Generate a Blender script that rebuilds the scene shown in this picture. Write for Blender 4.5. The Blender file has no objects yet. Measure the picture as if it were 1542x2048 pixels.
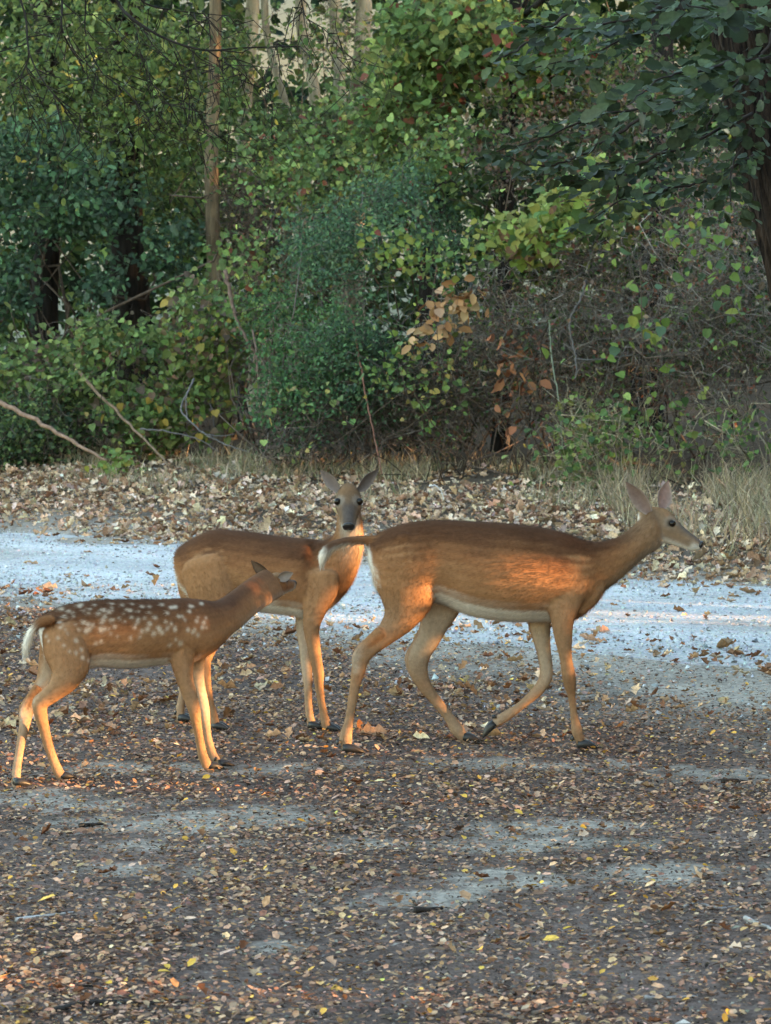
import bpy, bmesh, math, random, os
import numpy as np
from mathutils import Vector, Matrix, kdtree

random.seed(7)
RNG = np.random.default_rng(7)
SC = bpy.context.scene
COL = SC.collection

# ------------------------------------------------------------------ camera
CAM_H = 1.55
FPX = 6000.0                       # focal length in pixels of the 1542 x 2048 photograph
PITCH = math.atan(362.0 / FPX)     # the horizon lies 362 px above the picture's centre
cam_d = bpy.data.cameras.new("camera")
cam = bpy.data.objects.new("camera", cam_d)
COL.objects.link(cam)
cam.location = (0, 0, CAM_H)
cam.rotation_euler = (math.radians(90) - PITCH, 0, 0)
cam_d.sensor_fit = 'VERTICAL'
cam_d.sensor_height = 24.0
cam_d.lens = 24.0 * FPX / 2048.0
cam_d.clip_start = 0.1
cam_d.clip_end = 1000.0
cam_d.dof.use_dof = True
cam_d.dof.focus_distance = 11.1
cam_d.dof.aperture_fstop = 9.0
SC.camera = cam

# ------------------------------------------------------------------ sky and sun
SUN_EL = math.radians(4.0)
SUN_AZ = math.radians(14.0)        # the sun stands to the right, a little towards the camera
SUNV = Vector((math.cos(SUN_AZ) * math.cos(SUN_EL), -math.sin(SUN_AZ) * math.cos(SUN_EL), math.sin(SUN_EL)))
world = bpy.data.worlds.new("World")
SC.world = world
world.use_nodes = True
wn = world.node_tree.nodes
wl = world.node_tree.links
wn.clear()
wo = wn.new('ShaderNodeOutputWorld')
wb = wn.new('ShaderNodeBackground')
ws = wn.new('ShaderNodeTexSky')
ws.sky_type = 'NISHITA'
ws.sun_disc = False
ws.sun_elevation = SUN_EL
ws.sun_rotation = math.radians(90) + SUN_AZ
ws.altitude = 100.0
ws.air_density = 1.0
ws.dust_density = 1.2
ws.ozone_density = 1.0
wb.inputs['Strength'].default_value = 0.15
wl.new(ws.outputs[0], wb.inputs[0])
wl.new(wb.outputs[0], wo.inputs[0])
sun_d = bpy.data.lights.new("sun", 'SUN')
sun_d.energy = 1.7
sun_d.angle = math.radians(0.55)
sun_d.color = (1.0, 0.54, 0.22)
sun = bpy.data.objects.new("sun", sun_d)
COL.objects.link(sun)
sun.rotation_euler = SUNV.to_track_quat('Z', 'Y').to_euler()
SC.view_settings.view_transform = 'Standard'
SC.view_settings.look = 'None'
SC.view_settings.gamma = 1.0
SC.view_settings.use_curve_mapping = False
SC.view_settings.exposure = 4.0
try:
    SC.cycles.max_bounces = 6
    SC.cycles.transparent_max_bounces = 4
except Exception:
    pass

# ------------------------------------------------------------------ helpers
_cp, _sp = math.cos(PITCH), math.sin(PITCH)
def P(px, py, Y):
    """photo pixel -> world point at distance Y in front of the camera"""
    a = (px - 771.0) / FPX
    b = -(py - 1024.0) / FPX
    dy = _cp + b * _sp
    dz = -_sp + b * _cp
    k = Y / dy
    return np.array([a * k, Y, CAM_H + dz * k])
def G(px, py, z=0.0):
    """photo pixel -> point on the ground plane of height z"""
    a = (px - 771.0) / FPX
    b = -(py - 1024.0) / FPX
    dy = _cp + b * _sp
    dz = -_sp + b * _cp
    k = (z - CAM_H) / dz
    return np.array([a * k, dy * k, z])

def nrm(v):
    v = np.asarray(v, float)
    return v / (np.linalg.norm(v, axis=-1, keepdims=True) + 1e-12)

def _hash(ix, iy, iz, seed):
    h = (ix * 374761393 + iy * 668265263 + iz * 2147483647 + seed * 974711) & 0xFFFFFFFF
    h = ((h ^ (h >> 13)) * 1274126177) & 0xFFFFFFFF
    h = h ^ (h >> 16)
    return (h & 0xFFFFFF) / float(0xFFFFFF)
def vnoise(p, scale, seed=0):
    p = np.asarray(p, float) * scale
    i = np.floor(p).astype(np.int64)
    f = p - i
    f = f * f * (3 - 2 * f)
    r = 0
    for dx in (0, 1):
        for dy in (0, 1):
            for dz in (0, 1):
                w = (f[:, 0] if dx else 1 - f[:, 0]) * (f[:, 1] if dy else 1 - f[:, 1]) * (f[:, 2] if dz else 1 - f[:, 2])
                r = r + w * _hash(i[:, 0] + dx, i[:, 1] + dy, i[:, 2] + dz, seed)
    return r
def fbm(p, scale, seed=0, oct=3):
    s, a, t = 0, 1.0, 0
    for o in range(oct):
        s = s + a * vnoise(p, scale * 2 ** o, seed + o * 17)
        t += a
        a *= 0.5
    return s / t

def mesh_np(name, V, T, col=None, smooth=False):
    """numpy triangles (or quads) -> mesh datablock, one colour per vertex"""
    V = np.ascontiguousarray(V, np.float32)
    T = np.ascontiguousarray(T, np.int32)
    k = T.shape[1]
    me = bpy.data.meshes.new(name)
    me.vertices.add(len(V))
    me.vertices.foreach_set('co', V.ravel())
    me.loops.add(T.size)
    me.loops.foreach_set('vertex_index', T.ravel())
    me.polygons.add(len(T))
    me.polygons.foreach_set('loop_start', np.arange(0, T.size, k, dtype=np.int32))
    if smooth:
        me.polygons.foreach_set('use_smooth', np.ones(len(T), bool))
    me.update(calc_edges=True)
    if col is not None:
        a = me.color_attributes.new('col', 'FLOAT_COLOR', 'POINT')
        c = np.ones((len(V), 4), np.float32)
        c[:, :3] = col
        a.data.foreach_set('color', c.ravel())
    return me

def obj(name, me, mat, parent=None, **props):
    o = bpy.data.objects.new(name, me)
    COL.objects.link(o)
    if me is not None and mat is not None and len(me.materials) == 0:
        me.materials.append(mat)
    if parent is not None:
        o.parent = parent
        if parent.type == 'EMPTY':
            o.matrix_parent_inverse = Matrix.Translation(-parent.location)
    for k, v in props.items():
        o[k] = v
    return o

def empty(name, loc, label=None, category=None, group=None):
    o = bpy.data.objects.new(name, None)
    COL.objects.link(o)
    o.location = [float(c) for c in loc]
    o.empty_display_size = 0.2
    if label: o['label'] = label
    if category: o['category'] = category
    if group: o['group'] = group
    return o

def tag(o, label, category, group=None):
    o['label'] = label
    o['category'] = category
    if group: o['group'] = group
    return o

# ------------------------------------------------------------------ materials
def new_mat(name):
    m = bpy.data.materials.new(name)
    m.use_nodes = True
    n = m.node_tree.nodes
    n.clear()
    out = n.new('ShaderNodeOutputMaterial')
    return m, n, m.node_tree.links, out
def attr_col(n, l, grain=0.0, scale=40.0, detail=3):
    a = n.new('ShaderNodeAttribute')
    a.attribute_name = 'col'
    if grain <= 0:
        return a.outputs['Color']
    t = n.new('ShaderNodeTexNoise')
    t.inputs['Scale'].default_value = scale
    t.inputs['Detail'].default_value = detail
    tc = n.new('ShaderNodeTexCoord')
    l.new(tc.outputs['Object'], t.inputs['Vector'])
    r = n.new('ShaderNodeMapRange')
    r.inputs['From Min'].default_value = 0.3
    r.inputs['From Max'].default_value = 0.7
    r.inputs['To Min'].default_value = 1 - grain
    r.inputs['To Max'].default_value = 1 + grain
    l.new(t.outputs['Fac'], r.inputs['Value'])
    mx = n.new('ShaderNodeVectorMath')
    mx.operation = 'SCALE'
    l.new(a.outputs['Color'], mx.inputs[0])
    l.new(r.outputs['Result'], mx.inputs['Scale'])
    return mx.outputs['Vector']
def m_leaf(name, trans=0.3, rough=0.5, grain=0.25, scale=60.0, spec=0.35):
    m, n, l, out = new_mat(name)
    c = attr_col(n, l, grain, scale)
    b = n.new('ShaderNodeBsdfPrincipled')
    b.inputs['Roughness'].default_value = rough
    b.inputs['Specular IOR Level'].default_value = spec
    l.new(c, b.inputs['Base Color'])
    if trans > 0:
        t = n.new('ShaderNodeBsdfTranslucent')
        l.new(c, t.inputs['Color'])
        mx = n.new('ShaderNodeMixShader')
        mx.inputs[0].default_value = trans
        l.new(b.outputs[0], mx.inputs[1])
        l.new(t.outputs[0], mx.inputs[2])
        l.new(mx.outputs[0], out.inputs[0])
    else:
        l.new(b.outputs[0], out.inputs[0])
    return m
def m_bark(name, c1, c2, scale=12.0, bump=0.6, stretch=0.15):
    m, n, l, out = new_mat(name)
    tc = n.new('ShaderNodeTexCoord')
    mp = n.new('ShaderNodeMapping')
    mp.inputs['Scale'].default_value = (1, 1, stretch)
    l.new(tc.outputs['Object'], mp.inputs['Vector'])
    t = n.new('ShaderNodeTexNoise')
    t.inputs['Scale'].default_value = scale
    t.inputs['Detail'].default_value = 6
    t.inputs['Roughness'].default_value = 0.7
    l.new(mp.outputs[0], t.inputs['Vector'])
    r = n.new('ShaderNodeValToRGB')
    r.color_ramp.elements[0].position = 0.38
    r.color_ramp.elements[0].color = (*c1, 1)
    r.color_ramp.elements[1].position = 0.65
    r.color_ramp.elements[1].color = (*c2, 1)
    l.new(t.outputs['Fac'], r.inputs['Fac'])
    b = n.new('ShaderNodeBsdfPrincipled')
    b.inputs['Roughness'].default_value = 0.9
    b.inputs['Specular IOR Level'].default_value = 0.15
    l.new(r.outputs['Color'], b.inputs['Base Color'])
    bp = n.new('ShaderNodeBump')
    bp.inputs['Strength'].default_value = bump
    bp.inputs['Distance'].default_value = 0.03
    l.new(t.outputs['Fac'], bp.inputs['Height'])
    l.new(bp.outputs[0], b.inputs['Normal'])
    l.new(b.outputs[0], out.inputs[0])
    return m
def m_plain(name, c, rough=0.5, spec=0.5, coat=0.0):
    m, n, l, out = new_mat(name)
    b = n.new('ShaderNodeBsdfPrincipled')
    t = n.new('ShaderNodeTexNoise')
    t.inputs['Scale'].default_value = 80
    mx = n.new('ShaderNodeMixRGB')
    mx.blend_type = 'MULTIPLY'
    mx.inputs[0].default_value = 0.25
    mx.inputs[1].default_value = (*c, 1)
    l.new(t.outputs['Color'], mx.inputs[2])
    l.new(mx.outputs[0], b.inputs['Base Color'])
    b.inputs['Roughness'].default_value = rough
    b.inputs['Specular IOR Level'].default_value = spec
    b.inputs['Coat Weight'].default_value = coat
    l.new(b.outputs[0], out.inputs[0])
    return m

M_LEAF = m_leaf('green_leaf', 0.32, 0.5, 0.25, 60.0, 0.14)
M_DRY = m_leaf('dry_leaf', 0.10, 0.8, 0.3, 90.0, 0.05)
M_GRASS = m_leaf('dry_grass', 0.25, 0.7, 0.2, 30.0, 0.15)
M_TWIG = m_leaf('twig_bark', 0.0, 0.9, 0.35, 25.0, 0.1)
M_COAT = m_leaf('deer_coat', 0.0, 0.85, 0.12, 75.0, 0.05)
M_BARK = m_bark('tree_bark', (0.004, 0.003, 0.003), (0.050, 0.034, 0.025), 44.0, 1.0, 0.16)
M_BARKD = m_bark('dark_tree_bark', (0.008, 0.007, 0.006), (0.030, 0.025, 0.022), 14.0, 0.9)
M_BARKB = m_bark('brown_tree_bark', (0.07, 0.052, 0.034), (0.19, 0.145, 0.09), 16.0, 0.7)
M_EYE = m_plain('deer_eye', (0.009, 0.006, 0.004), 0.22, 0.25, 0.0)
M_HOOF = m_plain('deer_hoof', (0.02, 0.018, 0.017), 0.45, 0.4)
M_NOSE = m_plain('deer_nose', (0.012, 0.011, 0.012), 0.32, 0.5)

def m_ground():
    m, n, l, out = new_mat('forest_floor_soil')
    c = attr_col(n, l, 0.35, 30.0, 8)
    b = n.new('ShaderNodeBsdfPrincipled')
    b.inputs['Roughness'].default_value = 0.95
    b.inputs['Specular IOR Level'].default_value = 0.03
    l.new(c, b.inputs['Base Color'])
    t = n.new('ShaderNodeTexNoise')
    t.inputs['Scale'].default_value = 70
    t.inputs['Detail'].default_value = 8
    tc = n.new('ShaderNodeTexCoord')
    l.new(tc.outputs['Object'], t.inputs['Vector'])
    bp = n.new('ShaderNodeBump')
    bp.inputs['Strength'].default_value = 0.7
    bp.inputs['Distance'].default_value = 0.02
    l.new(t.outputs['Fac'], bp.inputs['Height'])
    l.new(bp.outputs[0], b.inputs['Normal'])
    l.new(b.outputs[0], out.inputs[0])
    return m
def m_road():
    m, n, l, out = new_mat('crushed_gravel')
    tc = n.new('ShaderNodeTexCoord')
    v = n.new('ShaderNodeTexVoronoi')
    v.inputs['Scale'].default_value = 45
    l.new(tc.outputs['Object'], v.inputs['Vector'])
    t = n.new('ShaderNodeTexNoise')
    t.inputs['Scale'].default_value = 1.3
    t.inputs['Detail'].default_value = 8
    t.inputs['Roughness'].default_value = 0.7
    l.new(tc.outputs['Object'], t.inputs['Vector'])
    r = n.new('ShaderNodeValToRGB')
    r.color_ramp.elements[0].position = 0.3
    r.color_ramp.elements[0].color = (0.32, 0.30, 0.28, 1)
    r.color_ramp.elements[1].position = 0.62
    r.color_ramp.elements[1].color = (0.49, 0.455, 0.42, 1)
    l.new(t.outputs['Fac'], r.inputs['Fac'])
    mx = n.new('ShaderNodeMixRGB')
    mx.blend_type = 'MULTIPLY'
    mx.inputs[0].default_value = 0.45
    l.new(r.outputs['Color'], mx.inputs[1])
    l.new(v.outputs['Color'], mx.inputs[2])
    hs = n.new('ShaderNodeHueSaturation')
    hs.inputs['Saturation'].default_value = 0.25
    hs.inputs['Value'].default_value = 1.25
    l.new(mx.outputs[0], hs.inputs['Color'])
    b = n.new('ShaderNodeBsdfPrincipled')
    b.inputs['Roughness'].default_value = 0.9
    b.inputs['Specular IOR Level'].default_value = 0.2
    at = n.new('ShaderNodeAttribute')
    at.attribute_name = 'col'
    mm = n.new('ShaderNodeMixRGB')
    mm.blend_type = 'MULTIPLY'
    mm.inputs[0].default_value = 1.0
    l.new(hs.outputs[0], mm.inputs[1])
    l.new(at.outputs['Color'], mm.inputs[2])
    l.new(mm.outputs[0], b.inputs['Base Color'])
    bp = n.new('ShaderNodeBump')
    bp.inputs['Strength'].default_value = 0.8
    bp.inputs['Distance'].default_value = 0.015
    l.new(v.outputs['Distance'], bp.inputs['Height'])
    l.new(bp.outputs[0], b.inputs['Normal'])
    l.new(b.outputs[0], out.inputs[0])
    return m
M_GROUND = m_ground()
M_ROAD = m_road()

# ------------------------------------------------------------------ terrain
def road_d(x, y):
    """signed distance across the track: 0 at its near edge, 3.7 at its far edge"""
    return (x + y - 15.25) / math.sqrt(2)
def ground_z(x, y):
    x = np.asarray(x, float); y = np.asarray(y, float)
    d = road_d(x, y) - 3.7
    z = np.where(d > 0, 0.075 * np.clip(d, 0, 40) * np.clip(d / 1.5, 0, 1), 0)
    p = np.stack([x, y, x * 0], -1).reshape(-1, 3)
    n = (fbm(p, 0.9, 3, 2).reshape(x.shape) - 0.5) * 0.05
    n2 = (fbm(p, 0.12, 9, 2).reshape(x.shape) - 0.5) * 0.5
    far = np.clip((np.hypot(x, y - 11) - 30) / 40, 0, 1)
    return z + n * np.clip(np.abs(y - 10.8) / 1.5 - 0.3, 0.15, 1) + n2 * far

# pale bare patches in the litter, read off the photo: (px, py, half-length m, half-depth m)
PATCH = [(200, 1650, .25, .16), (400, 1640, .35, .20), (560, 1692, .38, .12), (330, 1740, .25, .10), (1060, 1692, .34, .12), (1010, 1655, .3, .12),
         (1300, 1752, .42, .12), (1180, 1768, .25, .07), (920, 1530, .5, .14), (700, 1690, .28, .10), (330, 1540, .4, .14),
         (540, 1880, .1, .08), (800, 1800, .22, .1), (1480, 1550, .25, .2), (180, 1600, .3, .2), (860, 1790, .15, .08)]
PATCH_W = [(G(a, b), l, d) for a, b, l, d in PATCH]
def pale_mask(x, y):
    p = np.stack([x, y * 0.6, x * 0], -1)
    nz = fbm(p, 5.0, 21, 3) * .55 + fbm(p, 22.0, 23, 2) * .45
    m = np.zeros_like(x)
    for (c, l, d) in PATCH_W:
        q = ((x - c[0]) / l) ** 2 + ((y - c[1]) / d) ** 2
        m = np.maximum(m, np.clip(.95 - q * .55 + (nz - 0.5) * 4.2, 0, .9))
    d = road_d(x, y)
    sp = np.clip(1.25 - np.abs(np.minimum(d + .1, 0) + (nz - 0.5) * 1.6) / (1.0 + .5 * np.clip(x, -1, 1.5)), 0, 1)       # thin gravel spilling off the track
    return np.maximum(m, sp * 0.95)

def grid_axis(lo, hi, fine_lo, fine_hi, fs, cs):
    a = [fine_lo]
    s = fs
    while a[0] > lo:
        s *= 1.35; a.insert(0, max(lo, a[0] - min(s, cs)))
    b = list(np.arange(fine_lo + fs, fine_hi, fs))
    a += b
    s = fs
    while a[-1] < hi:
        s *= 1.35; a.append(min(hi, a[-1] + min(s, cs)))
    return np.array(a)
gx = grid_axis(-260, 260, -3.2, 3.2, 0.05, 25)
gy = grid_axis(-60, 420, 5.8, 16.0, 0.05, 25)
X, Yg = np.meshgrid(gx, gy)
Z = ground_z(X, Yg)
V = np.stack([X.ravel(), Yg.ravel(), Z.ravel()], -1)
nx_, ny_ = len(gx), len(gy)
ii = np.arange(nx_ - 1)[None, :] + nx_ * np.arange(ny_ - 1)[:, None]
Q = np.stack([ii, ii + 1, ii + nx_ + 1, ii + nx_], -1).reshape(-1, 4)
pm = pale_mask(V[:, 0], V[:, 1])[:, None]
nz = fbm(V, 3.0, 40, 4)[:, None]
soil = np.array([0.140, 0.102, 0.086]) * (0.55 + 0.9 * nz)
pale = np.array([0.33, 0.285, 0.235]) * (0.7 + 0.6 * nz)
dbank = np.clip((road_d(V[:, 0], V[:, 1]) - 3.7), 0, 1)[:, None]
cg = soil * (1 - pm) + pale * pm
cg = cg * (1 - dbank) + np.array([0.10, 0.075, 0.055]) * dbank
ground = obj('ground', mesh_np('ground', V, Q, cg, True), M_GROUND, kind='structure')

# gravel track: a sheet a few mm above the soil, irregular edges
us = np.arange(-40, 60, 0.12)
ws_ = np.linspace(0, 1, 40)
jn = (fbm(np.stack([us, us * 0, us * 0], -1), 1.2, 5, 4) - 0.5) * 1.1
jf = (fbm(np.stack([us, us * 0 + 9, us * 0], -1), 1.2, 8, 4) - 0.5) * 0.9
RV = []
for w in ws_:
    d = (0.0 + jn) * (1 - w) + (3.7 + jf) * w
    # along-track coordinate u: x = x0 + u/sqrt2, y = y0 - u/sqrt2
    x = (d + us) / math.sqrt(2)
    y = 15.25 + (d - us) / math.sqrt(2)
    z = ground_z(x, y) + 0.012 * np.sin(np.pi * min(max(w, 0), 1)) + 0.004 - 0.03 * (w in (0.0, 1.0))
    RV.append(np.stack([x, y, z], -1))
RV = np.array(RV)
nu = len(us)
wv_ = np.repeat(ws_[:, None], nu, 1).ravel()
rn_ = fbm(RV.reshape(-1, 3) * np.array([1, 1, 0]), 1.1, 61, 4)
rut = np.exp(-((wv_ - .30 + (rn_ - .5) * .12) / .09) ** 2) + np.exp(-((wv_ - .70 + (rn_ - .5) * .12) / .09) ** 2)
dirt = np.clip((rn_ - .50) * 3.5, 0, 1) * (1 - .7 * rut) + np.clip(1 - wv_ / .12, 0, 1) * .6
RC = np.array([1.0, 1.0, 1.0])[None] * (1 + .10 * rut)[:, None] * (1 - np.clip(dirt, 0, 1)[:, None] * np.array([.32, .38, .44]))
ii = np.arange(nu - 1)[None, :] + nu * np.arange(len(ws_) - 1)[:, None]
Q = np.stack([ii, ii + nu, ii + nu + 1, ii + 1], -1).reshape(-1, 4)
road = obj('gravel_track', mesh_np('gravel_track', RV.reshape(-1, 3), Q, RC, True), M_ROAD, kind='structure')

# ------------------------------------------------------------------ generic generators
def inst(tv, tt, pos, R, size, col, colvar=None):
    """many copies of a small template: pos (n,3), R (n,3,3) columns = axes, size (n,) or (n,3)"""
    n, k = len(pos), len(tv)
    s = np.asarray(size, float)
    if s.ndim == 1: s = s[:, None].repeat(3, 1)
    v = tv[None] * s[:, None, :]
    v = np.einsum('nij,nkj->nki', R, v) + pos[:, None, :]
    t = (tt[None] + (np.arange(n) * k)[:, None, None]).reshape(-1, tt.shape[1])
    c = np.repeat(np.asarray(col)[:, None, :], k, 1)
    if colvar is not None:
        c = c * colvar[None, :, None]
    return v.reshape(-1, 3), t, c.reshape(-1, 3)
class Soup:
    def __init__(s): s.v, s.t, s.c, s.n = [], [], [], 0
    def add(s, v, t, c):
        s.v.append(v); s.t.append(t + s.n); s.c.append(c); s.n += len(v)
    def mesh(s, name, smooth=False):
        return mesh_np(name, np.concatenate(s.v), np.concatenate(s.t), np.concatenate(s.c), smooth)
def frames(normal, n, spread, rng, axis=None):
    """leaf frames: z = leaf normal scattered round `normal`, y = leaf axis (drooping)"""
    z = nrm(np.asarray(normal) + rng.normal(0, spread, (n, 3)))
    a = rng.normal(0, 1, (n, 3)) if axis is None else np.asarray(axis) + rng.normal(0, 0.7, (n, 3))
    y = nrm(a - (a * z).sum(1, keepdims=True) * z)
    x = np.cross(y, z)
    return np.stack([x, y, z], -1)
def pal(cols, n, rng, var=0.25, w=None):
    cols = np.array(cols)
    i = rng.choice(len(cols), n, p=None if w is None else np.array(w) / np.sum(w))
    c = cols[i] * np.exp(rng.normal(0, var, (n, 1)))
    return np.clip(c * np.exp(rng.normal(0, 0.05, (n, 3))), 0.003, 0.8)

def heart_template():
    pr = [(0, 0), (.16, -.05), (.36, .04), (.46, .26), (.41, .50), (.24, .76), (0, 1.0)]
    vs = [(x, y, .22 * abs(x) - .12 * (y - .4) ** 2) for x, y in pr] + [(-x, y, .22 * abs(x) - .12 * (y - .4) ** 2) for x, y in reversed(pr[1:-1])]
    n = len(vs)
    return np.array(vs + [(0, .42, -.03)]), np.array([[n, (i + 1) % n, i] for i in range(n)])
T_HEART = heart_template()
T_SMALL = (np.array([[0, 0, 0], [-.30, .5, .10], [0, 1, -.05], [.30, .5, .10]]), np.array([[0, 2, 1], [0, 3, 2]]))
T_OVAL = (np.array([[0, 0, 0], [-.27, .28, .07], [-.27, .68, .06], [0, 1, -.08], [.27, .68, .06], [.27, .28, .07]]),
          np.array([[0, 2, 1], [0, 3, 2], [0, 4, 3], [0, 5, 4]]))
def oak_template(curl=0.15):
    pr = [(0, 0), (.08, .14), (.22, .22), (.13, .34), (.33, .48), (.19, .57), (.34, .74), (.2, .84), (0, 1)]
    vs = [(x, y, curl * (abs(x) * 1.6)) for x, y in pr] + [(-x, y, curl * abs(x) * 1.6) for x, y in reversed(pr[1:-1])]
    n = len(vs)
    mid = [(0, .2, -.01), (0, .5, -curl * .3), (0, .8, -.02)]
    V = np.array(vs + mid)
    T = []
    for i in range(n):
        j = (i + 1) % n
        ym = (vs[i][1] + vs[j][1]) / 2
        m = n + (0 if ym < .34 else 1 if ym < .66 else 2)
        T.append([m, j, i])
    T += [[0, n, 0 + 1]] if False else []
    # close the midrib between the three centres
    T += [[n, n + 1, 4], [n, n + 1, n - 4], [n + 1, n + 2, 6], [n + 1, n + 2, n - 6]]
    return V, np.array(T)
T_OAK = oak_template(0.15)
def curled_oak():
    pr = [(0, 0), (-.13, .18), (-.31, .36), (-.17, .55), (-.30, .76), (0, 1), (.28, .80), (.19, .58), (.33, .42), (.12, .15)]
    vs = np.array([(x, y, .75 * abs(x) + .25 * (y - .5) ** 2 + .06 * math.sin(9 * y + 5 * x)) for x, y in pr] + [(0.02, .5, -.04)])
    return vs, np.array([[10, (i + 1) % 10, i] for i in range(10)])
T_OAKC = curled_oak()

def tubes(paths, radii, cols, sides=5, sp=None):
    """list of polylines -> one soup of tubes with a radius per point"""
    sp = sp or Soup()
    for p, r, c in zip(paths, radii, cols):
        p = np.asarray(p, float); r = np.asarray(r, float)
        n = len(p)
        t = np.gradient(p, axis=0); t = nrm(t)
        ref = np.array([0, 0, 1.0]) if abs(t[:, 2]).mean() < 0.8 else np.array([1.0, 0, 0])
        a = nrm(np.cross(t, ref)); b = np.cross(t, a)
        th = np.linspace(0, 2 * np.pi, sides, endpoint=False)
        v = p[:, None] + r[:, None, None] * (np.cos(th)[None, :, None] * a[:, None] + np.sin(th)[None, :, None] * b[:, None])
        v = np.concatenate([v.reshape(-1, 3), p[:1], p[-1:]])
        i = np.arange(n - 1)[:, None] * sides; j = np.arange(sides)[None]; k = (j + 1) % sides
        q1 = np.stack([i + j, i + k, i + sides + k], -1).reshape(-1, 3)
        q2 = np.stack([i + j, i + sides + k, i + sides + j], -1).reshape(-1, 3)
        e0 = np.stack([k[0], j[0], np.full(sides, n * sides)], -1)
        e1 = np.stack([(n - 1) * sides + j[0], (n - 1) * sides + k[0], np.full(sides, n * sides + 1)], -1)
        sp.add(v, np.concatenate([q1, q2, e0, e1]), np.repeat(np.asarray(c)[None], len(v), 0))
    return sp
def wander(a, b, n, amp, rng):
    a = np.asarray(a, float); b = np.asarray(b, float)
    t = np.linspace(0, 1, n)[:, None]
    L = np.linalg.norm(b - a)
    w = np.cumsum(rng.normal(0, 1, (n, 3)), 0)
    w = w - w[:1] * (1 - t) - w[-1:] * t
    return a + (b - a) * t + w * amp * L / n
def catmull(S, n):
    S = np.asarray(S, float)
    K = len(S)
    d = np.r_[0, np.cumsum(np.linalg.norm(np.diff(S[:, :3], axis=0), axis=1))]
    u = np.linspace(0, d[-1], n)
    out = np.zeros((n, S.shape[1])); st = np.zeros(n)
    m = np.zeros_like(S)
    m[1:-1] = (S[2:] - S[:-2]) / (d[2:] - d[:-2])[:, None]
    m[0] = (S[1] - S[0]) / (d[1] - d[0]); m[-1] = (S[-1] - S[-2]) / (d[-1] - d[-2])
    for q, x in enumerate(u):
        i = min(max(np.searchsorted(d, x) - 1, 0), K - 2)
        h = d[i + 1] - d[i]; t = (x - d[i]) / h
        out[q] = ((2*t**3 - 3*t*t + 1) * S[i] + (t**3 - 2*t*t + t) * h * m[i] + (-2*t**3 + 3*t*t) * S[i+1] + (t**3 - t*t) * h * m[i+1])
        st[q] = i + t
    return out, st

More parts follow.
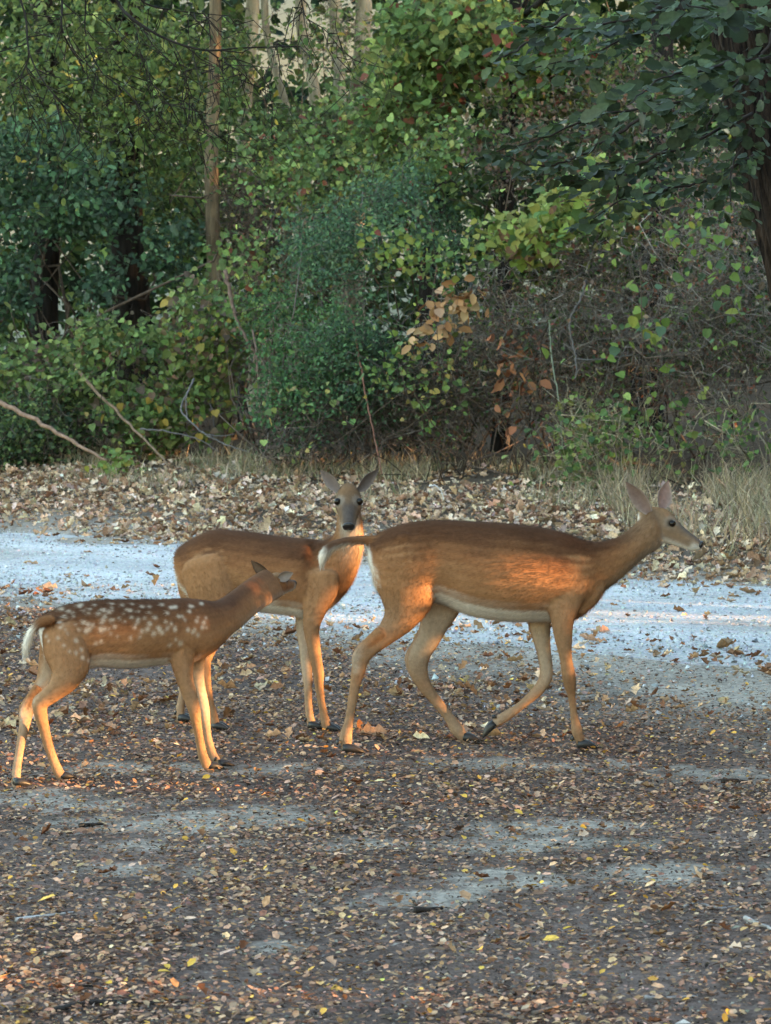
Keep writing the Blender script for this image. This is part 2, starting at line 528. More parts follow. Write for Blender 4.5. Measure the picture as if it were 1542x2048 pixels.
# ================================================================== DEER
SEG = 28
class Deer:
    def __init__(s): s.tubes = []
    def tube(s, name, C, U, W, n=40, pw=1.0, egg=None, flow=-1.0, cap=0.6):
        """closed tube: ring = C + U*cos + W*sin ; all arrays per station, splined"""
        S = np.concatenate([C, U, W], 1)
        R, st = catmull(S, n)
        C, U, W = R[:, :3], R[:, 3:6], R[:, 6:]
        # rounded end caps
        def capr(c, u, w, d):
            L = cap * min(np.linalg.norm(u), np.linalg.norm(w))
            out = []
            for a in (30, 60, 80):
                q = math.radians(a)
                out.append((c + d * L * math.sin(q), u * math.cos(q), w * math.cos(q)))
            return out
        d0 = nrm(C[0] - C[1]); d1 = nrm(C[-1] - C[-2])
        a = capr(C[0], U[0], W[0], d0)[::-1]; b = capr(C[-1], U[-1], W[-1], d1)
        C = np.array([q[0] for q in a] + list(C) + [q[0] for q in b])
        U = np.array([q[1] for q in a] + list(U) + [q[1] for q in b])
        W = np.array([q[2] for q in a] + list(W) + [q[2] for q in b])
        st = np.r_[[0] * 3, st, [st[-1]] * 3]
        th = np.linspace(0, 2 * np.pi, SEG, endpoint=False)
        ct, sn = np.cos(th), np.sin(th)
        if pw != 1.0:
            ct2 = np.sign(ct) * abs(ct) ** pw; sn2 = np.sign(sn) * abs(sn) ** pw
        else:
            ct2, sn2 = ct, sn
        eg = 0.0 if egg is None else egg
        V = C[:, None] + U[:, None] * ct2[None, :, None] + W[:, None] * (sn2 * (1 + eg * ct))[None, :, None]
        T = nrm(np.gradient(C, axis=0))
        s.tubes.append(dict(name=name, V=V, st=np.repeat(st[:, None], SEG, 1), ct=np.repeat(ct[None], len(C), 0), sn=np.repeat(sn[None], len(C), 0),
                            flow=np.repeat((T * flow)[:, None], SEG, 1), ends=(C[0] + d0 * 1e-3, C[-1] + d1 * 1e-3)))
    def leg(s, name, pts, Y, side, ratio=0.85, n=44):
        """pts: (px, py, half-width px[, side ratio]); Y: depth list spread along the leg"""
        K = len(pts)
        Ys = np.interp(np.linspace(0, 1, K), np.linspace(0, 1, len(Y)), Y)
        C = np.array([P(p[0], p[1], y) for p, y in zip(pts, Ys)])
        r = np.array([p[2] * y / FPX for p, y in zip(pts, Ys)])
        rt = np.array([p[3] if len(p) > 3 else ratio for p in pts])
        T = nrm(np.gradient(C, axis=0))
        W = np.asarray(side, float)[None] - (T @ np.asarray(side, float))[:, None] * T
        W = nrm(W)
        U = np.cross(W, T)
        s.tube(name, C, U * r[:, None], W * (r * rt)[:, None], n, flow=1.0)
        return C, T, r
    def muscle(s, pts, Y, side, ratio):
        s.leg('muscle', pts, Y, side, ratio, 18)
        s.tubes[-1]['kd'] = False
    def hock(s, pts, Y, side):
        """heel bone and tendon standing off the back of the hock"""
        s.leg('legh_heel', pts, Y, side, 0.62, 16)
    def head(s, org, fw, up, L, rings, wsc=1.0):
        fw = nrm(fw); up = nrm(np.asarray(up) - np.dot(up, fw) * fw); rt = np.cross(fw, up)
        s.hf = (np.asarray(org), fw, up, rt, L)
        C, U, W = [], [], []
        for (a, t, b, w) in rings:
            C.append(org + fw * a * L + up * (t + b) / 2 * L)
            U.append(up * (t - b) / 2 * L)
            W.append(rt * w * L * wsc)
        s.tube('head', np.array(C), np.array(U), np.array(W), 40, flow=-1.0)
    def hp(s, a, h, w):
        o, fw, up, rt, L = s.hf
        return o + fw * a * L + up * h * L + rt * w * L
    def build(s, root, colour, voxel, hair_len, hair_n, ears, seed=1, smooth=4, extra_hair=None):
        V, F, off = [], [], 0
        meta = []
        for ti, t in enumerate(s.tubes):
            n, m, _ = t['V'].shape
            V.append(t['V'].reshape(-1, 3)); V.append(np.array(t['ends']))
            for i in range(n - 1):
                for j in range(m):
                    k = (j + 1) % m
                    F.append((off + i*m + j, off + i*m + k, off + (i+1)*m + k, off + (i+1)*m + j))
            for j in range(m):
                k = (j + 1) % m
                F.append((off + k, off + j, off + n*m)); F.append((off + (n-1)*m + j, off + (n-1)*m + k, off + n*m + 1))
            off += n * m + 2
        V = np.concatenate(V)
        me = bpy.data.meshes.new('raw'); me.from_pydata(V.tolist(), [], F)
        bm = bmesh.new(); bm.from_mesh(me); bmesh.ops.recalc_face_normals(bm, faces=bm.faces); bm.to_mesh(me); bm.free()
        o = bpy.data.objects.new('raw', me); COL.objects.link(o)
        md = o.modifiers.new('r', 'REMESH'); md.mode = 'VOXEL'; md.voxel_size = voxel
        dg = bpy.context.evaluated_depsgraph_get(); dg.update()
        ev = o.evaluated_get(dg)
        m2 = bpy.data.meshes.new_from_object(ev)
        bpy.data.objects.remove(o); bpy.data.meshes.remove(me)
        nv = len(m2.vertices)
        co = np.zeros(nv * 3, np.float32); m2.vertices.foreach_get('co', co); co = co.reshape(-1, 3).astype(float)
        ed = np.zeros(len(m2.edges) * 2, np.int32); m2.edges.foreach_get('vertices', ed); ed = ed.reshape(-1, 2)
        deg = np.bincount(ed.ravel(), minlength=nv)[:, None]
        def lap(x):
            a = np.zeros_like(x)
            for k in range(x.shape[1]):
                a[:, k] = np.bincount(ed[:, 0], x[ed[:, 1], k], nv) + np.bincount(ed[:, 1], x[ed[:, 0], k], nv)
            return a / np.maximum(deg, 1)
        for it in range(smooth):                      # Taubin smoothing: no shrinking
            co = co + 0.6 * (lap(co) - co)
            co = co - 0.55 * (lap(co) - co)
        co = co + 0.5 * (lap(co) - co)
        # nearest tube vertex gives each skin vertex its place on the animal
        src, meta = [], []
        for ti, t in enumerate(s.tubes):
            if not t.get('kd', True): continue
            k = t['st'].size
            src.append(t['V'].reshape(-1, 3))
            meta.append(np.concatenate([np.full((k, 1), ti), t['st'].reshape(-1, 1), t['ct'].reshape(-1, 1), t['sn'].reshape(-1, 1), t['flow'].reshape(-1, 3)], 1))
        src = np.concatenate(src); meta = np.concatenate(meta)
        kd = kdtree.KDTree(len(src))
        for i, p in enumerate(src): kd.insert(p, i)
        kd.balance()
        idx = np.array([kd.find(p)[1] for p in co])
        M = meta[idx]
        names = [t['name'] for t in s.tubes]
        c = colour(s, names, M, co)
        for it in range(4): c = c + 0.5 * (lap(c) - c)
        c0 = c.copy()
        m2.vertices.foreach_set('co', co.astype(np.float32).ravel())
        m2.polygons.foreach_set('use_smooth', np.ones(len(m2.polygons), bool))
        m2.update()
        no = np.zeros(nv * 3, np.float32); m2.vertices.foreach_get('normal', no); no = no.reshape(-1, 3).astype(float)
        # join the ears (thin cups rooted inside the skull) into the same mesh
        Fq = [tuple(p.vertices) for p in m2.polygons]
        AV, AC, AF = [co], [c], list(Fq)
        base = nv
        for e in ears:
            ev_, ef_, ec_ = e
            AV.append(ev_); AC.append(ec_)
            AF += [tuple(int(q) + base for q in f) for f in ef_]
            base += len(ev_)
        AV = np.concatenate(AV); AC = np.concatenate(AC)
        bpy.data.meshes.remove(m2)
        me = bpy.data.meshes.new('body'); me.from_pydata(AV.tolist(), [], AF)
        me.polygons.foreach_set('use_smooth', np.ones(len(me.polygons), bool))
        a = me.color_attributes.new('col', 'FLOAT_COLOR', 'POINT')
        c4 = np.ones((len(AV), 4), np.float32); c4[:, :3] = AC
        a.data.foreach_set('color', c4.ravel()); me.update()
        body = obj('body', me, M_COAT, root)
        # short fur: one thin blade per hair, shaded with the skin's normal
        rng = np.random.default_rng(seed)
        pick = rng.integers(0, nv, hair_n)
        p = co[pick] + rng.normal(0, voxel * 0.45, (hair_n, 3))
        nn = no[pick]; fl = M[pick, 4:7].copy()
        fl = fl + np.array([0, 0, -0.35]); fl = fl - (fl * nn).sum(1, keepdims=True) * nn; fl = nrm(fl)
        ln = np.array([hair_len(names[int(q[0])], q) for q in M[pick]]) * rng.uniform(.6, 1.25, hair_n)
        lift = rng.uniform(.15, .6, hair_n)[:, None]
        d = nrm(fl + nn * lift + rng.normal(0, .16, (hair_n, 3)))
        wd = np.cross(d, nn); wd = nrm(wd) * 0.0011
        p = p - nn * 0.002
        hv = np.stack([p - wd, p + wd, p + d * ln[:, None]], 1).reshape(-1, 3)
        hc = c0[pick] * np.exp(rng.normal(0, .11, (hair_n, 1)))
        hc = np.repeat(hc[:, None], 3, 1); hc[:, 2] *= 1.08
        hm = mesh_np('fur', hv, np.arange(hair_n * 3).reshape(-1, 3), hc.reshape(-1, 3), True)
        hn = np.repeat(nrm(nn + d * 0.25)[:, None], 3, 1).reshape(-1, 3)
        hm.normals_split_custom_set_from_vertices(hn.tolist())
        obj('fur', hm, M_COAT, body, kind='stuff')
        return body

def make_ear(base, tip, face, width, c_in, c_out, c_rim, depth=0.5, nt=12, ns=9):
    """cupped deer ear: opens towards `face`"""
    base = np.asarray(base, float); tip = np.asarray(tip, float)
    ax = tip - base; L = np.linalg.norm(ax); a = ax / L
    f = np.asarray(face, float); f = nrm(f - np.dot(f, a) * a); sd = np.cross(a, f)
    V, C = [], []
    for layer in (0, 1):
        for i in range(nt):
            t = i / (nt - 1)
            w = width * max(math.sin(math.pi * (0.10 + 0.90 * t) ** 0.9), 0) ** 0.85 if t < 1 else 0.003
            w = max(w, 0.003)
            for j in range(ns):
                u = -1 + 2 * j / (ns - 1)
                ang = u * (1.15 - 0.45 * t)
                x = math.sin(ang) / math.sin(1.15 - 0.45 * t) * w
                y = (1 - math.cos(ang)) * w * depth * 2.2 - 0.10 * L * math.sin(t * math.pi) * 0.6
                p = base + a * t * L + sd * x + f * y - f * (0.0045 * layer * (1 - t * .6))
                V.append(p)
                edge = abs(u) ** 3
                c = (np.array(c_in) * (1 - edge) + np.array(c_rim) * edge) if layer == 0 else np.array(c_out) * (1 - .25 * t)
                C.append(c)
    F = []
    N = nt * ns
    for i in range(nt - 1):
        for j in range(ns - 1):
            q = i * ns + j
            F.append((q, q + 1, q + ns + 1, q + ns)); F.append((N + q, N + q + ns, N + q + ns + 1, N + q + 1))
        for j in (0, ns - 1):
            q = i * ns + j
            F.append((q, q + ns, N + q + ns, N + q))
    return np.array(V), F, np.array(C)

def make_hoof(root, ankle, fwd, size=0.05, tilt=0.0):
    """cloven hoof: two pointed toes side by side and two dewclaws"""
    sp = Soup()
    f = nrm(fwd)
    up = np.array([0, 0, 1.0]); up = nrm(up - np.dot(up, f) * f)
    r = np.cross(f, up)
    k = size
    for sgn in (-1, 1):
        c = ankle + r * sgn * 0.20 * k
        st = [(-0.25, 0.28, 0.24), (0.05, 0.32, 0.27), (0.4, 0.27, 0.22), (0.75, 0.15, 0.14), (0.98, 0.04, 0.05)]
        ring = []
        for (a, h, w) in st:
            for (q, s_) in ((-1, 0), (-.8, 1), (.8, 1), (1, 0), (1, 1)):
                pass
            top = h * k; wd = w * k
            ring.append([c + f*a*k + r*wd*x + up*y for x, y in ((-1, -0.0), (-1, top*.9), (-.5, top*1.5), (.5, top*1.5), (1, top*.9), (1, -0.0))])
        v = np.array(ring).reshape(-1, 3); n = len(st); m = 6
        T = []
        for i in range(n - 1):
            for j in range(m):
                q = (j + 1) % m
                T += [[i*m+j, i*m+q, (i+1)*m+q], [i*m+j, (i+1)*m+q, (i+1)*m+j]]
        for j in range(1, m - 1): T += [[0, j+1, j], [(n-1)*m, (n-1)*m+j, (n-1)*m+j+1]]
        sp.add(v, np.array(T), np.full((len(v), 3), 0.02))
        d = ankle - f * 0.42 * k + up * 0.62 * k + r * sgn * 0.22 * k
        tubes([[d, d - f * 0.12 * k - up * 0.14 * k, d - f*0.16*k - up * 0.26 * k]], [[0.10*k, 0.11*k, 0.04*k]], [(0.02, 0.02, 0.02)], 6, sp)
    return obj('hoof', sp.mesh('hoof'), M_HOOF, root)

def make_eye(root, pos, r, name='eye'):
    bm = bmesh.new(); bmesh.ops.create_uvsphere(bm, u_segments=16, v_segments=10, radius=r)
    me = bpy.data.meshes.new(name); bm.to_mesh(me); bm.free()
    me.polygons.foreach_set('use_smooth', np.ones(len(me.polygons), bool))
    o = obj(name, me, M_EYE, root)
    o.location = (Vector(pos) if root is None or root.type != 'EMPTY' else Vector(pos))
    return o
def make_nose(root, dr, sz=1.0):
    """leathery nose pad with two nostrils' bulge, wrapped on the muzzle tip"""
    sp = Soup()
    o, fw, up, rt, L = dr.hf
    n, m = 9, 14
    V = []
    for i in range(n):
        ph = math.pi * (i / (n - 1))
        for j in range(m):
            th = 2 * math.pi * j / m
            x = math.sin(ph) * math.cos(th); y = math.sin(ph) * math.sin(th); z = math.cos(ph)
            w = 0.085 * sz * (1 + .15 * y); h = 0.076 * sz; d = 0.050
            V.append(o + fw * (1.0 + d * z) * L + rt * w * x * L + up * (-0.006 + h * y) * L)
    T = []
    for i in range(n - 1):
        for j in range(m):
            q = (j + 1) % m
            T += [[i*m+j, (i+1)*m+q, i*m+q], [i*m+j, (i+1)*m+j, (i+1)*m+q]]
    return obj('nose', mesh_np('nose', np.array(V), np.array(T), None, True), M_NOSE, root)

# coat colours (albedo; DARK also serves as painted shade)
BROWN = np.array([0.205, 0.094, 0.043]); DARK = np.array([0.088, 0.040, 0.021]); FLANK = np.array([0.270, 0.138, 0.067])
WHITE = np.array([0.64, 0.59, 0.53]); LEG = np.array([0.255, 0.146, 0.080]); PALE = np.array([0.42, 0.34, 0.26])
FACE = np.array([0.20, 0.130, 0.082]); GREY = np.array([0.125, 0.098, 0.085]); TAILD = np.array([0.085, 0.045, 0.028])
def mixc(a, b, t):
    t = np.clip(t, 0, 1)[:, None]
    return a * (1 - t) + b * t
def sst(x, a, b):
    t = np.clip((x - a) / (b - a), 0, 1)
    return t * t * (3 - 2 * t)

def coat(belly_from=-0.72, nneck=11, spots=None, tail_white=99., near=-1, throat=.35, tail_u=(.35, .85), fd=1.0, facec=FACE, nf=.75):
    def f(dr, names, M, co):
        nm = np.array(names)[M[:, 0].astype(int)]
        st, ct, sn = M[:, 1], M[:, 2], M[:, 3]
        n1 = fbm(co, 9.0, 3, 3) - .5
        c = np.tile(BROWN, (len(co), 1))
        t = nm == 'torso'
        n2 = fbm(co * np.array([.35, 1, 1]), 26.0, 8, 2) - .5
        base = mixc(FLANK, BROWN, sst(ct + n1 * .6 + n2 * .4, -.3, .35)); base = mixc(base, DARK, sst(ct + n1 * .45 + n2 * .4, .20, .82))  # dark dorsal stripe, deepened to paint in the shade along the back
        base = mixc(base, DARK * 1.5, np.exp(-((st - 8.6) / .55) ** 2) * sst(ct, -.5, .2) * .35)  # shade of the shoulder crease painted into the coat
        wh = sst(-ct + n1 * .3, -belly_from - .20, -belly_from + .12) * (1 - sst(st, nneck - 2.6, nneck - 1.4))
        base = mixc(base, WHITE * .92, wh)
        # neck and throat
        thr = sst(-ct, .25, .9) * sst(st, nneck - 1.0, nneck + 1.5)
        base = mixc(base, PALE, thr * .55)
        # white rim on the rump under the tail
        rim = np.maximum(sst(-st, -0.55, -0.05) * sst(-ct, -.55, .0), sst(-st, -1.5, -.7) * sst(-ct, -.1, .5))
        base = mixc(base, WHITE, rim)
        base = mixc(base, facec * 1.05, sst(st, nneck + .6, nneck + 4.0) * nf)
        base = mixc(base, WHITE * .8, sst(-ct, .45, .95) * sst(st, nneck + 1.0, nneck + 3.2) * throat)
        c[t] = base[t]
        lg = np.char.startswith(nm.astype(str), 'leg')
        inner = np.where(np.char.endswith(nm.astype(str), 'near'), sn * -near, sn * near)
        mx = max([M[lg, 1].max(), 1])
        lc = mixc(np.tile(FLANK, (len(co), 1)), LEG, sst(st, 1.0, 4.5))
        lc = mixc(lc, PALE, sst(inner, .15, .8) * sst(st, .8, 2.5) * (1 - sst(st, 4.5, 8) * .75) * .75)
        lc = mixc(lc, PALE * .85, sst(st, mx * .55, mx) * .3)
        lc = mixc(lc, DARK, sst(ct * np.where(True, 1, 1), .75, 1) * 0)
        c[lg] = lc[lg]
        h = nm == 'head'
        hc = mixc(np.tile(facec, (len(co), 1)), np.array([.27, .15, .075]), sst(ct, .5, .95) * sst(-st, -3.6, -1.5))
        hc = mixc(hc, GREY, sst(ct, .45, .9) * sst(st, 3.4, 4.6))
        hc = hc * fd
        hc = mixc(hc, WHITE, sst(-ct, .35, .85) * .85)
        hc = mixc(hc, WHITE * .8, sst(st, 6.1, 7.0) * sst(-ct, -.5, .1) * .9)
        o, fw, up, rt, L = dr.hf
        rel = (co - o) / L
        a_, h_, w_ = rel @ fw, rel @ up, np.abs(rel @ rt)
        de = np.sqrt(((a_ - .37) / 1.0) ** 2 + ((h_ - .075) / .9) ** 2)
        hc = mixc(hc, WHITE * .62, sst(-de, -.14, -.09) * (w_ > .07) * .32)
        hc = mixc(hc, np.array([.022, .016, .013]), sst(-(de + .35 * np.maximum(h_ - .075, 0)), -.088, -.062) * (w_ > .08))
        c[h] = hc[h]
        tl = nm == 'tail'
        tc = mixc(np.tile(TAILD, (len(co), 1)), WHITE * 1.1, sst(-ct, *tail_u))
        tc = mixc(tc, BROWN * .8, sst(-st, -3.2, -.8))
        tc = mixc(tc, WHITE * 1.1, sst(st, tail_white, tail_white + 1.2))
        c[tl] = tc[tl]
        if spots is not None:
            k = np.zeros(len(co))
            cen = spots[0][4].mean(0)
            for (o_, ray, r, sd, _) in spots:
                q = co - o_
                d = np.linalg.norm(q - (q @ ray)[:, None] * ray, axis=1)
                # the same spot again on the far flank, mirrored through the spine's plane
                qm = co - 2 * ((co - cen) @ sd)[:, None] * sd - o_
                dm = np.linalg.norm(qm - (qm @ ray)[:, None] * ray, axis=1)
                lat = (co - cen) @ sd
                d = np.where(lat < -.02, d, np.where(lat > .02, dm, np.minimum(d, dm)))
                k = np.maximum(k, sst(-d * (1 + n1 * 1.2), -r * 1.35, -r * .65))
            k = k * (t | (lg & (st < 3.6)))
            c = mixc(c, np.array([.56, .47, .37]), k * .85)
        return c * (1 + n1[:, None] * .30)
    return f
def hair_len_fn(scale=1.0, tail=0.05, smooth_neck=99):
    def f(nm, q):
        if nm == 'head' and smooth_neck < 50: return 0.004
        if nm == 'torso' and q[1] > smooth_neck - 3: return (0.004 + .010 * max(0, (smooth_neck - q[1]) / 3)) * scale
        if nm == 'tail': return tail * (0.55 + 0.45 * (q[2] < 0.3))
        if nm == 'torso': return (0.016 + 0.006 * (abs(q[2]) > .6)) * scale
        if nm == 'head': return 0.006 * scale
        return (0.010 if q[1] < 3 else 0.006) * scale
    return f

HEAD = [(-.12, .11, -.20, .12), (.05, .19, -.29, .160), (.2, .228, -.335, .182), (.36, .198, -.325, .178), (.5, .142, -.280, .142),
        (.65, .104, -.240, .116), (.8, .084, -.208, .103), (.92, .072, -.180, .096), (1.0, .040, -.130, .070)]

def ring_px(sts, Yf, yaw):
    """torso stations: ((top px),(bottom px), half-width m) at depth Yf(x px)"""
    C, U, W = [], [], []
    side = np.array([-math.sin(yaw), math.cos(yaw), 0])   # towards the far side
    for (t, b, w, *yy) in sts:
        Y = yy[0] if yy else Yf((t[0] + b[0]) / 2)
        a = P(t[0], t[1], Y); d = P(b[0], b[1], Y)
        C.append((a + d) / 2); U.append((a - d) / 2); W.append(side * w)
    return np.array(C), np.array(U), np.array(W)

# ---------------------------------------------------------------- the walking doe
def build_walking_doe():
    root = empty('doe', (P(930, 1500, 11.05)[0], 11.05, 0), 'large reddish-brown doe walking right with raised tail', 'deer', 'deer crossing the leaf litter')
    d = Deer()
    yaw = 0.03
    Yf = lambda x: 11.03 + (x - 930) / 543.0 * math.tan(yaw)
    tors = [((740, 1084), (741, 1135), .050), ((748, 1074), (752, 1180), .095), ((775, 1058), (785, 1203), .128), ((820, 1045), (828, 1206), .142),
            ((870, 1040), (874, 1204), .122), ((930, 1042), (930, 1228), .140), ((990, 1045), (990, 1241), .160), ((1040, 1049), (1040, 1244), .160),
            ((1090, 1056), (1090, 1243), .148), ((1135, 1067), (1137, 1243), .130), ((1168, 1079), (1172, 1226), .108), ((1198, 1083), (1200, 1190), .082),
            ((1228, 1077), (1231, 1166), .066), ((1254, 1063), (1262, 1138), .058), ((1277, 1040), (1292, 1112), .053), ((1294, 1016), (1322, 1092), .050)]
    d.tube('torso', *ring_px(tors, Yf, yaw), n=90, egg=0.04)
    near = np.array([0, -1.0, 0]); 
    side = np.array([0, 1.0, 0])
    L = {}
    L['legh_near'] = d.leg('legh_near', [(808, 1110, 60, .8), (812, 1160, 64, .70), (812, 1205, 52, .62), (797, 1241, 33, .7), (772, 1269, 22, .75), (745, 1293, 17, .75), (723, 1316, 16.5, .75),
                                (717, 1340, 14.5, .8), (711, 1366, 11, .85), (704, 1408, 9.5), (697, 1446, 9.5), (691, 1476, 13.5), (694, 1496, 10), (699, 1509, 11)], [10.98, 10.96, 10.93, 10.92, 10.92], side)
    L['legh_far'] = d.leg('legh_far', [(850, 1120, 52, .8), (872, 1175, 52, .65), (880, 1215, 42, .6), (868, 1249, 29, .7), (855, 1280, 24, .7), (840, 1305, 23, .7), (835, 1325, 22, .7), (839, 1350, 18, .75),
                                (853, 1377, 13.5, .85), (876, 1406, 11), (899, 1436, 10.5), (915, 1460, 13.5), (928, 1477, 10), (938, 1489, 10)], [11.10, 11.12, 11.16, 11.2, 11.22], side)
    L['legf_near'] = d.leg('legf_near', [(1140, 1120, 46, .55), (1136, 1165, 46, .55), (1128, 1205, 36, .6), (1125, 1240, 24, .75), (1127, 1276, 18, .85), (1132, 1318, 12.5), (1137, 1348, 14), (1140, 1370, 12.5), (1143, 1392, 8), (1149, 1436, 8),
                                (1155, 1464, 12), (1161, 1482, 9), (1168, 1494, 9.5)], [10.98, 10.93, 10.95, 11.0, 11.03], side)
    L['legf_far'] = d.leg('legf_far', [(1105, 1130, 42, .55), (1090, 1180, 40, .5), (1078, 1225, 28, .6), (1081, 1265, 20, .8), (1087, 1300, 15), (1092, 1332, 13.5), (1092, 1354, 13.5), (1080, 1376, 12), (1055, 1400, 9.5), (1030, 1420, 9),
                                (1012, 1432, 11), (999, 1441, 10), (990, 1448, 9)], [11.12, 11.13, 11.13, 11.14], side)
    d.hock([(762, 1262, 12), (738, 1283, 10), (716, 1304, 9), (711, 1322, 9), (713, 1342, 7)], [10.925, 10.92], side)
    d.hock([(846, 1265, 12), (832, 1290, 10), (818, 1316, 9.5), (822, 1338, 8.5), (832, 1358, 7)], [11.16, 11.18], side)
    for sg in (-1, 1):
        d.muscle([(1154, 1112, 12), (1150, 1126, 22), (1140, 1150, 30), (1122, 1185, 24), (1112, 1205, 14)], [11.03 + sg * .082, 11.03 + sg * .098], side, .42)
        d.muscle([(790, 1078, 10), (806, 1082, 18), (826, 1092, 18), (845, 1106, 10)], [11.03 + sg * .098, 11.03 + sg * .112], side, .5)
        d.muscle([(1205, 1150, 10), (1190, 1175, 20), (1172, 1200, 20), (1158, 1222, 12)], [11.04 + sg * .045, 11.04 + sg * .066], side, .6)
    # tail, held straight out behind with the long white hair drooping at the tip
    tp = [(775, 1085, 14), (745, 1081, 10), (715, 1080, 8), (690, 1083, 8), (668, 1090, 9), (653, 1102, 10), (645, 1116, 8), (643, 1128, 4)]
    C = np.array([P(a, b, 11.0) for a, b, r in tp]); r = np.array([q[2] for q in tp]) * 11.0 / FPX
    T = nrm(np.gradient(C, axis=0)); W = np.tile(side, (len(C), 1)); U = np.cross(W, T); U[U[:, 2] < 0] *= -1
    U = np.where((np.arange(len(C)) >= 5)[:, None], np.cross(W, T) * np.sign(np.cross(W[4], T[4])[2]), U)
    d.tube('tail', C, U * r[:, None], W * (r * 1.2)[:, None], 40, flow=1.0)
    org = P(1301, 1030, 11.06); tip = P(1401, 1089, 11.05)
    fw = tip - org
    d.head(org, fw + np.array([0, -0.012, 0]), (0, 0, 1), np.linalg.norm(fw), HEAD, 1.0)
    near_e = make_ear(P(1299, 1024, 11.01), P(1252, 964, 10.98), (-0.45, -0.75, 0.1), .031, (.19, .13, .115), (.13, .088, .07), (.30, .235, .20))
    far_e = make_ear(P(1322, 1016, 11.09), P(1336, 962, 11.12), (0.35, -0.9, 0), .031, (.26, .165, .14), (.15, .10, .08), (.30, .23, .19))
    body = d.build(root, coat(tail_white=4.5), 0.0055, hair_len_fn(1.0, .028), 92000, [near_e, far_e], 11)
    for k, tilt in (('legh_near', 0), ('legh_far', 0), ('legf_near', 0)):
        C, T, r = L[k]
        make_hoof(root, np.array([C[-1][0] - 0.010, C[-1][1], max(C[-1][2] - .024, 0.012)]), np.array([1.0, 0.05, -0.05 if k != 'legh_far' else -.25]), 0.066)
    C, T, r = L['legf_far']
    make_hoof(root, C[-1] + np.array([-.004, 0, -.014]), np.array([-0.72, 0, -0.69]), 0.058)
    for w in (-1, 1):
        make_eye(body, d.hp(.395, .075, .142 * w), .0125)
    make_nose(root, d)
    return d, root

